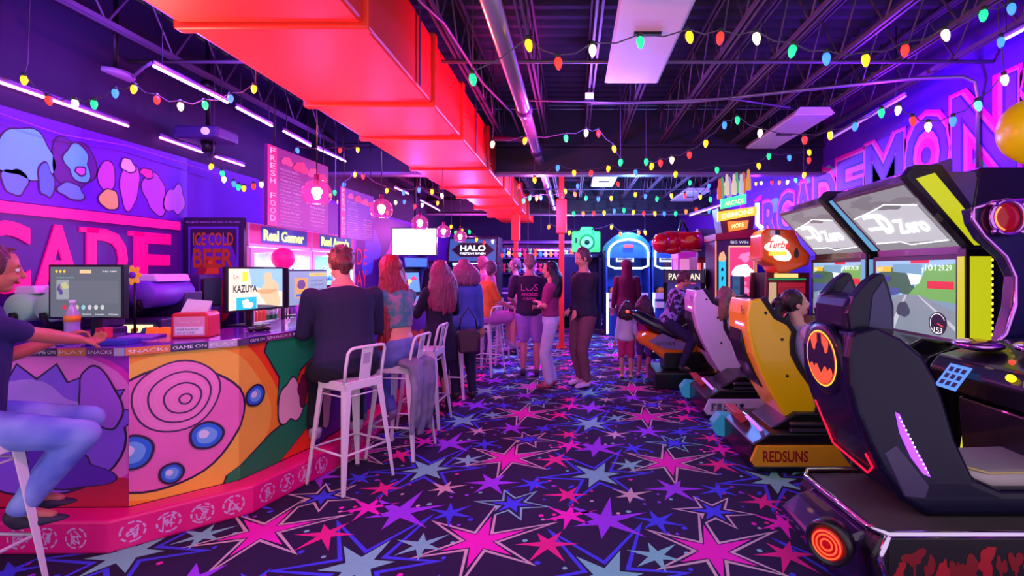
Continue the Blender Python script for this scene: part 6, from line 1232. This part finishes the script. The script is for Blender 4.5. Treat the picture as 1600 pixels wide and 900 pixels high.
    if style != 'none':
        b.ell(Hd(-.022, 0, .036), (.101*hs, .088*hs, .104*hs), HR, 24, 16)
        if style in ('short', 'messy'):
            for k in range(26): a = q.uniform(0, 6.28); r_ = q.uniform(.2, 1); x_, y_ = -.03+.09*r_*math.cos(a), .08*r_*math.sin(a); z_ = .036+.095*math.sqrt(max(0, 1-r_*r_*.9)); cone(b, Hd(x_, y_, z_), Hd(x_+q.uniform(-.02, .03), y_+q.uniform(-.02, .02), z_+(.022 if style == 'messy' else .008)), .016*hs, .006*hs, 7)
            cone(b, Hd(-.075, 0, -.02), Hd(-.06, 0, -.065), .06*hs, .035*hs)
        if style in ('long', 'wavy'):
            for k in range(17):
                a = -1.9+3.8*k/16; x_, y_ = -.022-.072*math.cos(a), .074*math.sin(a); p0 = Hd(x_, y_, .05); Ln = hlen*(1-.12*abs(a)/1.9+q.uniform(-.06, .06))
                P = [p0]; W_ = [.030*hs]
                for j in range(1, 7):
                    f_ = j/6; wv = (.018*math.sin(j*1.9+k) if style == 'wavy' else .005*math.sin(j+k)); dn = Vector((0, 0, -Ln*f_)); off = R3 @ Vector(((-.055 if f_ > .25 else -.03)*min(f_*3, 1)*s, y_*(.25+.9*min(f_*2, 1))*s+wv, 0)); 
                    P.append(p0+dn+off+Vector((wv*.5, 0, 0))); W_.append((.034 if f_ < .7 else .030 if j < 6 else .008)*hs)
                b.tube(P, W_, 8)
        if style in ('ponytail', 'bun'):
            c = Hd(-.14, 0, .03); b.ell(c, (.06*hs, .055*hs, .06*hs))
            if style == 'ponytail':
                for k in range(7): y_ = (k-3)*.012; b.tube([c+Vector((0, y_, 0)), c+R3 @ Vector((-.05*s, y_*1.6, -.05)), c+R3 @ Vector((-.055*s, y_*2, -hlen*.55)), c+R3 @ Vector((-.035*s, y_*1.2, -hlen))], [.028*hs, .032*hs, .028*hs, .008*hs], 8)
        fuse(b, 'hair', t, HM, .0075, 1, .006, 60)
    if beard: b = B(HM); b.ell(Hd(.045, 0, -.075), (.045*hs, .05*hs, .04*hs), HR); b.build('beard', t)
    if extra: extra(t, dict(T=T, Hd=Hd, wL=wL, wR=wR, eL=eL, eR=eR, s=s, X=X, HR=HR, kL=kL, kR=kR, aL=aL, aR=aR))
    return t
def cloth_mix(key, c1, c2, scale, thr=.5, soft=.04, rough=.85):
    m = bpy.data.materials.new(key); m.use_nodes = True; nt = m.node_tree; b = nt.nodes['Principled BSDF']; b.inputs['Roughness'].default_value = rough
    tc = nt.nodes.new('ShaderNodeTexCoord'); n = nt.nodes.new('ShaderNodeTexNoise'); n.inputs['Scale'].default_value = scale; r_ = nt.nodes.new('ShaderNodeValToRGB')
    r_.color_ramp.elements[0].position = thr-soft; r_.color_ramp.elements[0].color = (*lin(c1), 1); r_.color_ramp.elements[1].position = thr+soft; r_.color_ramp.elements[1].color = (*lin(c2), 1)
    nt.links.new(tc.outputs['Object'], n.inputs['Vector']); nt.links.new(n.outputs['Fac'], r_.inputs[0]); nt.links.new(r_.outputs[0], b.inputs['Base Color']); return m
# seated player at the left edge
person('person in navy tee and ripped jeans seated at the left edge, reaching for the bar', (-2.83, 2.27), 40, 1.70, sit=.76, lean=6, yaw=10, lh=(.27, .40, 1.16), rh=(.37, .22, 1.16), lf=(.20, .10, .40), rf=(.19, -.06, .38), skin=(190, 110, 90), shirt=(26, 24, 90), sleeve=.8,
       pants=cloth_mix('ripped_denim', (90, 110, 210), (150, 170, 240), 5, .5, .15), hair=(90, 40, 60), shoe=(40, 34, 60), vox=.0065, curl=1.0, lpole=(-.2, .3, -.8), rpole=(-.2, -.3, -.8))
# man in navy
person('person in a navy long-sleeved top seated on the nearest bar stool, back to camera', (-1.66, 3.60), 128, 1.80, sit=.77, lean=14, yaw=6, pitch=8, lh=(.40, .12, 1.17), rh=(.40, -.14, 1.17), lf=(.30, .16, .33), rf=(.30, -.14, .33), shirt=(34, 28, 66), sleeve=1.9, hem=.84,
       pants=(20, 16, 34), shoe=(190, 170, 200), hair=(96, 44, 50), style='messy', bulk=1.22, vox=.008, skin=(225, 150, 130))
# red haired woman with phone
def phone(t, k):
    b = B(C(20, 18, 30)); c = (k['wL']+k['wR'])/2+Vector((.09, 0, .02)); b.box(c.x-.006, c.x+.006, c.y-.04, c.y+.04, c.z-.05, c.z+.09); ob = b.build('phone', None, .004)
    ob.matrix_world = Matrix.Translation(t.location) @ Matrix.Rotation(t.rotation_euler.z, 4, 'Z'); tag(ob, 'dark phone held in both hands by the red-haired woman', 'phone')
person('woman with long wavy red hair, grey-green crop top and jeans, looking at her phone', (-1.44, 4.10), 158, 1.68, sit=.76, lean=8, yaw=8, pitch=26, lh=(.34, .05, 1.14), rh=(.34, -.06, 1.14), lf=(.30, .14, .33), rf=(.22, -.12, .30), fem=True,
       shirt=cloth_mix('crop_knit', (70, 130, 140), (170, 120, 150), 14, .55, .1), crop=True, sleeve=.35, pants=cloth_mix('denim_blue', (70, 80, 160), (120, 130, 200), 6, .5, .2), shoe=(150, 130, 170), hair=(150, 26, 44), style='wavy', hlen=.80, vox=.0068, curl=1.1, skin=(235, 150, 130), extra=phone)
# grey jacket tied on the stool
t = thing('jacket', 'grey jacket hanging from the seat of the second bar stool', 'jacket', (-1.38, 4.06, 0)); b = B(); q = random.Random(9)
for k in range(9): y = -.14+k*.035; P = [(.02, y, .80), (.13+.02*math.sin(k), y, .77), (.17, y-.02, .6), (.16+.02*math.sin(k*2), y-.03, .42-.02*(k % 3)), (.15, y-.03, .24+.05*math.sin(k*1.3))]; b.tube([Vector(p) for p in P], [.03, .035, .032, .03, .02], 8)
fuse(b, 'jacket_cloth', t, cloth_mix('jacket_grey', (110, 104, 130), (150, 140, 175), 8, .5, .2), .009, 3, .004, 20)
t.rotation_euler = (0, 0, math.radians(-12))
# woman in black
person('woman with long auburn hair in a long black coat standing at the bar', (-1.42, 5.22), 140, 1.62, lh=(.32, .1, 1.12), rh=(.30, -.2, 1.05), shirt=(26, 16, 44), sleeve=1.9, skirt=.62, fem=True, pants=(22, 16, 40), leg='slim', shoe=(40, 30, 50), hair=(140, 50, 84), style='long', hlen=.48, bulk=1.05)
person('person in a blue denim jacket standing behind the woman in black', (-1.30, 5.85), 120, 1.64, lh=(.28, .12, 1.1), shirt=(80, 90, 190), sleeve=1.9, pants=(36, 26, 60), leg='long', hair=(150, 70, 110), style='long', hlen=.25, fem=True, pitch=10)
# bag on the arm
t = thing('shoulder_bag', 'dark maroon shoulder bag hanging beside the woman in black', 'bag', (-1.16, 5.42, 0)); b = B(C(70, 24, 60, rough=.5)); b.prism([(-.10, .62), (.10, .62), (.13, .84), (.10, .88), (-.10, .88), (-.13, .84)], -.05, .05); b.build('bag_body', t, .025, 3); b = B(C(50, 18, 44)); b.tube([(-.10, 0, .87), (-.08, 0, 1.0), (.0, 0, 1.12), (.08, 0, 1.0), (.10, 0, .87)], .009, 6); b.build('strap', t)
t.rotation_euler = (0, 0, .4)
# person in orange on the far stool
person('person in an orange tee seated sideways on a stool right of the denim jacket', (-1.27, 7.12), 22, 1.66, sit=.77, lean=6, yaw=60, lh=(.36, .12, 1.0), rh=(.36, -.12, .98), shirt=(255, 110, 50), sleeve=.8, pants=(200, 110, 200), leg='short', shoe=(190, 150, 200), hair=(110, 60, 100), style='short', skin=(225, 130, 150), bulk=1.12)
person('person in a pink top standing behind the orange-shirted person', (-1.52, 8.3), 60, 1.74, shirt=(220, 90, 170), sleeve=.7, pants=(60, 40, 110), hair=(200, 90, 130), style='short', skin=(240, 150, 170), bulk=1.1)
person('person in a blue-grey shirt in the middle of the group by the far stools', (-1.05, 8.9), 200, 1.72, shirt=(70, 70, 130), sleeve=.7, pants=(50, 40, 90), hair=(120, 90, 110), style='short', skin=(215, 160, 160))
# man with pink print
def backprint(t, k):
    b = B(C(255, 30, 190, emit=.25)); o_ = k['T'](1.22, -.135); f_ = (o_, Vector((0, -1, 0)), Vector((0, 0, 1))); b.text(f_, 'LOS', -.12, .02, .24, .10, off=.006); b.text(f_, 'ANGELES', -.12, -.05, .24, .045, off=.006, fat=.02); b.text(f_, 'CREW', -.09, -.11, .18, .04, off=.006, fat=.02); b.build('back_print', t)
person('man in a black tee with magenta back print and lilac shorts, back to camera', (-.62, 7.1), 92, 1.74, shirt=(50, 18, 66), sleeve=.85, pants=(190, 120, 225), leg='short', shoe=(90, 60, 110), hair=(150, 100, 110), style='short', bulk=1.15, skin=(220, 130, 150), extra=backprint, lh=(.2, .22, 1.0))
# woman in maroon tee
person('woman with long black hair, maroon tee and white trousers, arms crossed', (-.29, 6.42), 186, 1.63, lh=(.15, -.13, 1.10), rh=(.17, .13, 1.06), lpole=(-.2, .8, -.5), rpole=(-.2, -.8, -.5), shirt=(150, 30, 110), sleeve=.7, hem=.97, pants=(214, 186, 245), leg='wide', shoe=(170, 60, 90), hair=(30, 14, 40), style='long', hlen=.42, fem=True, skin=(235, 140, 140), lf=(.03, .07, .07), rf=(-.03, -.07, .07), vox=.0075)
# man with crocs
person('man in a dark hoodie, brown trousers and white clogs standing in mid aisle', (.14, 6.50), 215, 1.80, shirt=(36, 24, 56), sleeve=1.9, lh=(.18, -.05, 1.02), rh=(.18, .05, 1.0), pants=(130, 72, 90), leg='long', shoe=(235, 190, 235), hair=(96, 66, 76), style='messy', bulk=1.18, skin=(225, 150, 140), pitch=15, yaw=-10, beard=False)
person('person in a dark maroon hooded top facing the basketball games', (.96, 8.7), 90, 1.70, shirt=(100, 14, 60), sleeve=1.9, pants=(40, 20, 60), leg='slim', shoe=(60, 40, 60), hair=(60, 20, 40), style='short', hood=True, hem=.84)
# children
person('small child in a white hooded top and pink shorts, back to camera', (.76, 6.92), 95, 1.06, shirt=(225, 205, 250), sleeve=1.8, pants=(225, 50, 130), leg='short', shoe=(250, 190, 110), hair=(60, 20, 44), style='long', hlen=.2, fem=True, skin=(225, 140, 130), hem=.88)
person('child with long dark hair and pink top next to the motorbike ride', (1.02, 6.95), 70, 1.14, shirt=(190, 20, 130), sleeve=.7, pants=(110, 50, 150), leg='short', shoe=(235, 120, 190), hair=(60, 14, 50), style='long', hlen=.3, fem=True, skin=(190, 90, 130), lf=(.05, .1, .05), rf=(-.08, -.06, .05))
person('boy in a camouflage tee astride the motorbike ride', (1.28, 6.6), 10, 1.5, sit=.74, lean=22, shirt=cloth_mix('camo', (40, 24, 70), (150, 130, 200), 16, .5, .03), sleeve=.8, pants=(40, 30, 70), lh=(.55, .22, 1.02), rh=(.55, -.22, 1.02), lf=(.10, .26, .28), rf=(.10, -.26, .28), hair=(90, 30, 50), style='short', skin=(210, 120, 120), curl=1.2)
# racing players
person('person with long light hair and white tee driving in the white racing seat', (1.95, 5.72), 0, 1.64, sit=.47, lean=-13, lh=(.44, .12, .98), rh=(.44, -.12, .98), lf=(.62, .12, .30), rf=(.62, -.12, .30), shirt=(215, 200, 235), sleeve=.6, pants=(200, 120, 225), hair=(130, 90, 80), style='long', hlen=.3, fem=True, skin=(225, 140, 150), curl=1.2)
person('woman with dark ponytail and lavender top driving in the yellow racing seat', (1.97, 4.02), 0, 1.66, sit=.50, lean=-13, yaw=-8, lh=(.44, .12, .98), rh=(.44, -.12, .98), lf=(.62, .12, .30), rf=(.62, -.12, .30), shirt=(190, 160, 220), sleeve=.15, pants=(200, 180, 235), hair=(44, 20, 34), style='ponytail', hlen=.16, fem=True, skin=(235, 170, 165), curl=1.2, vox=.0075)
bpy.data.scenes.remove(TMP)
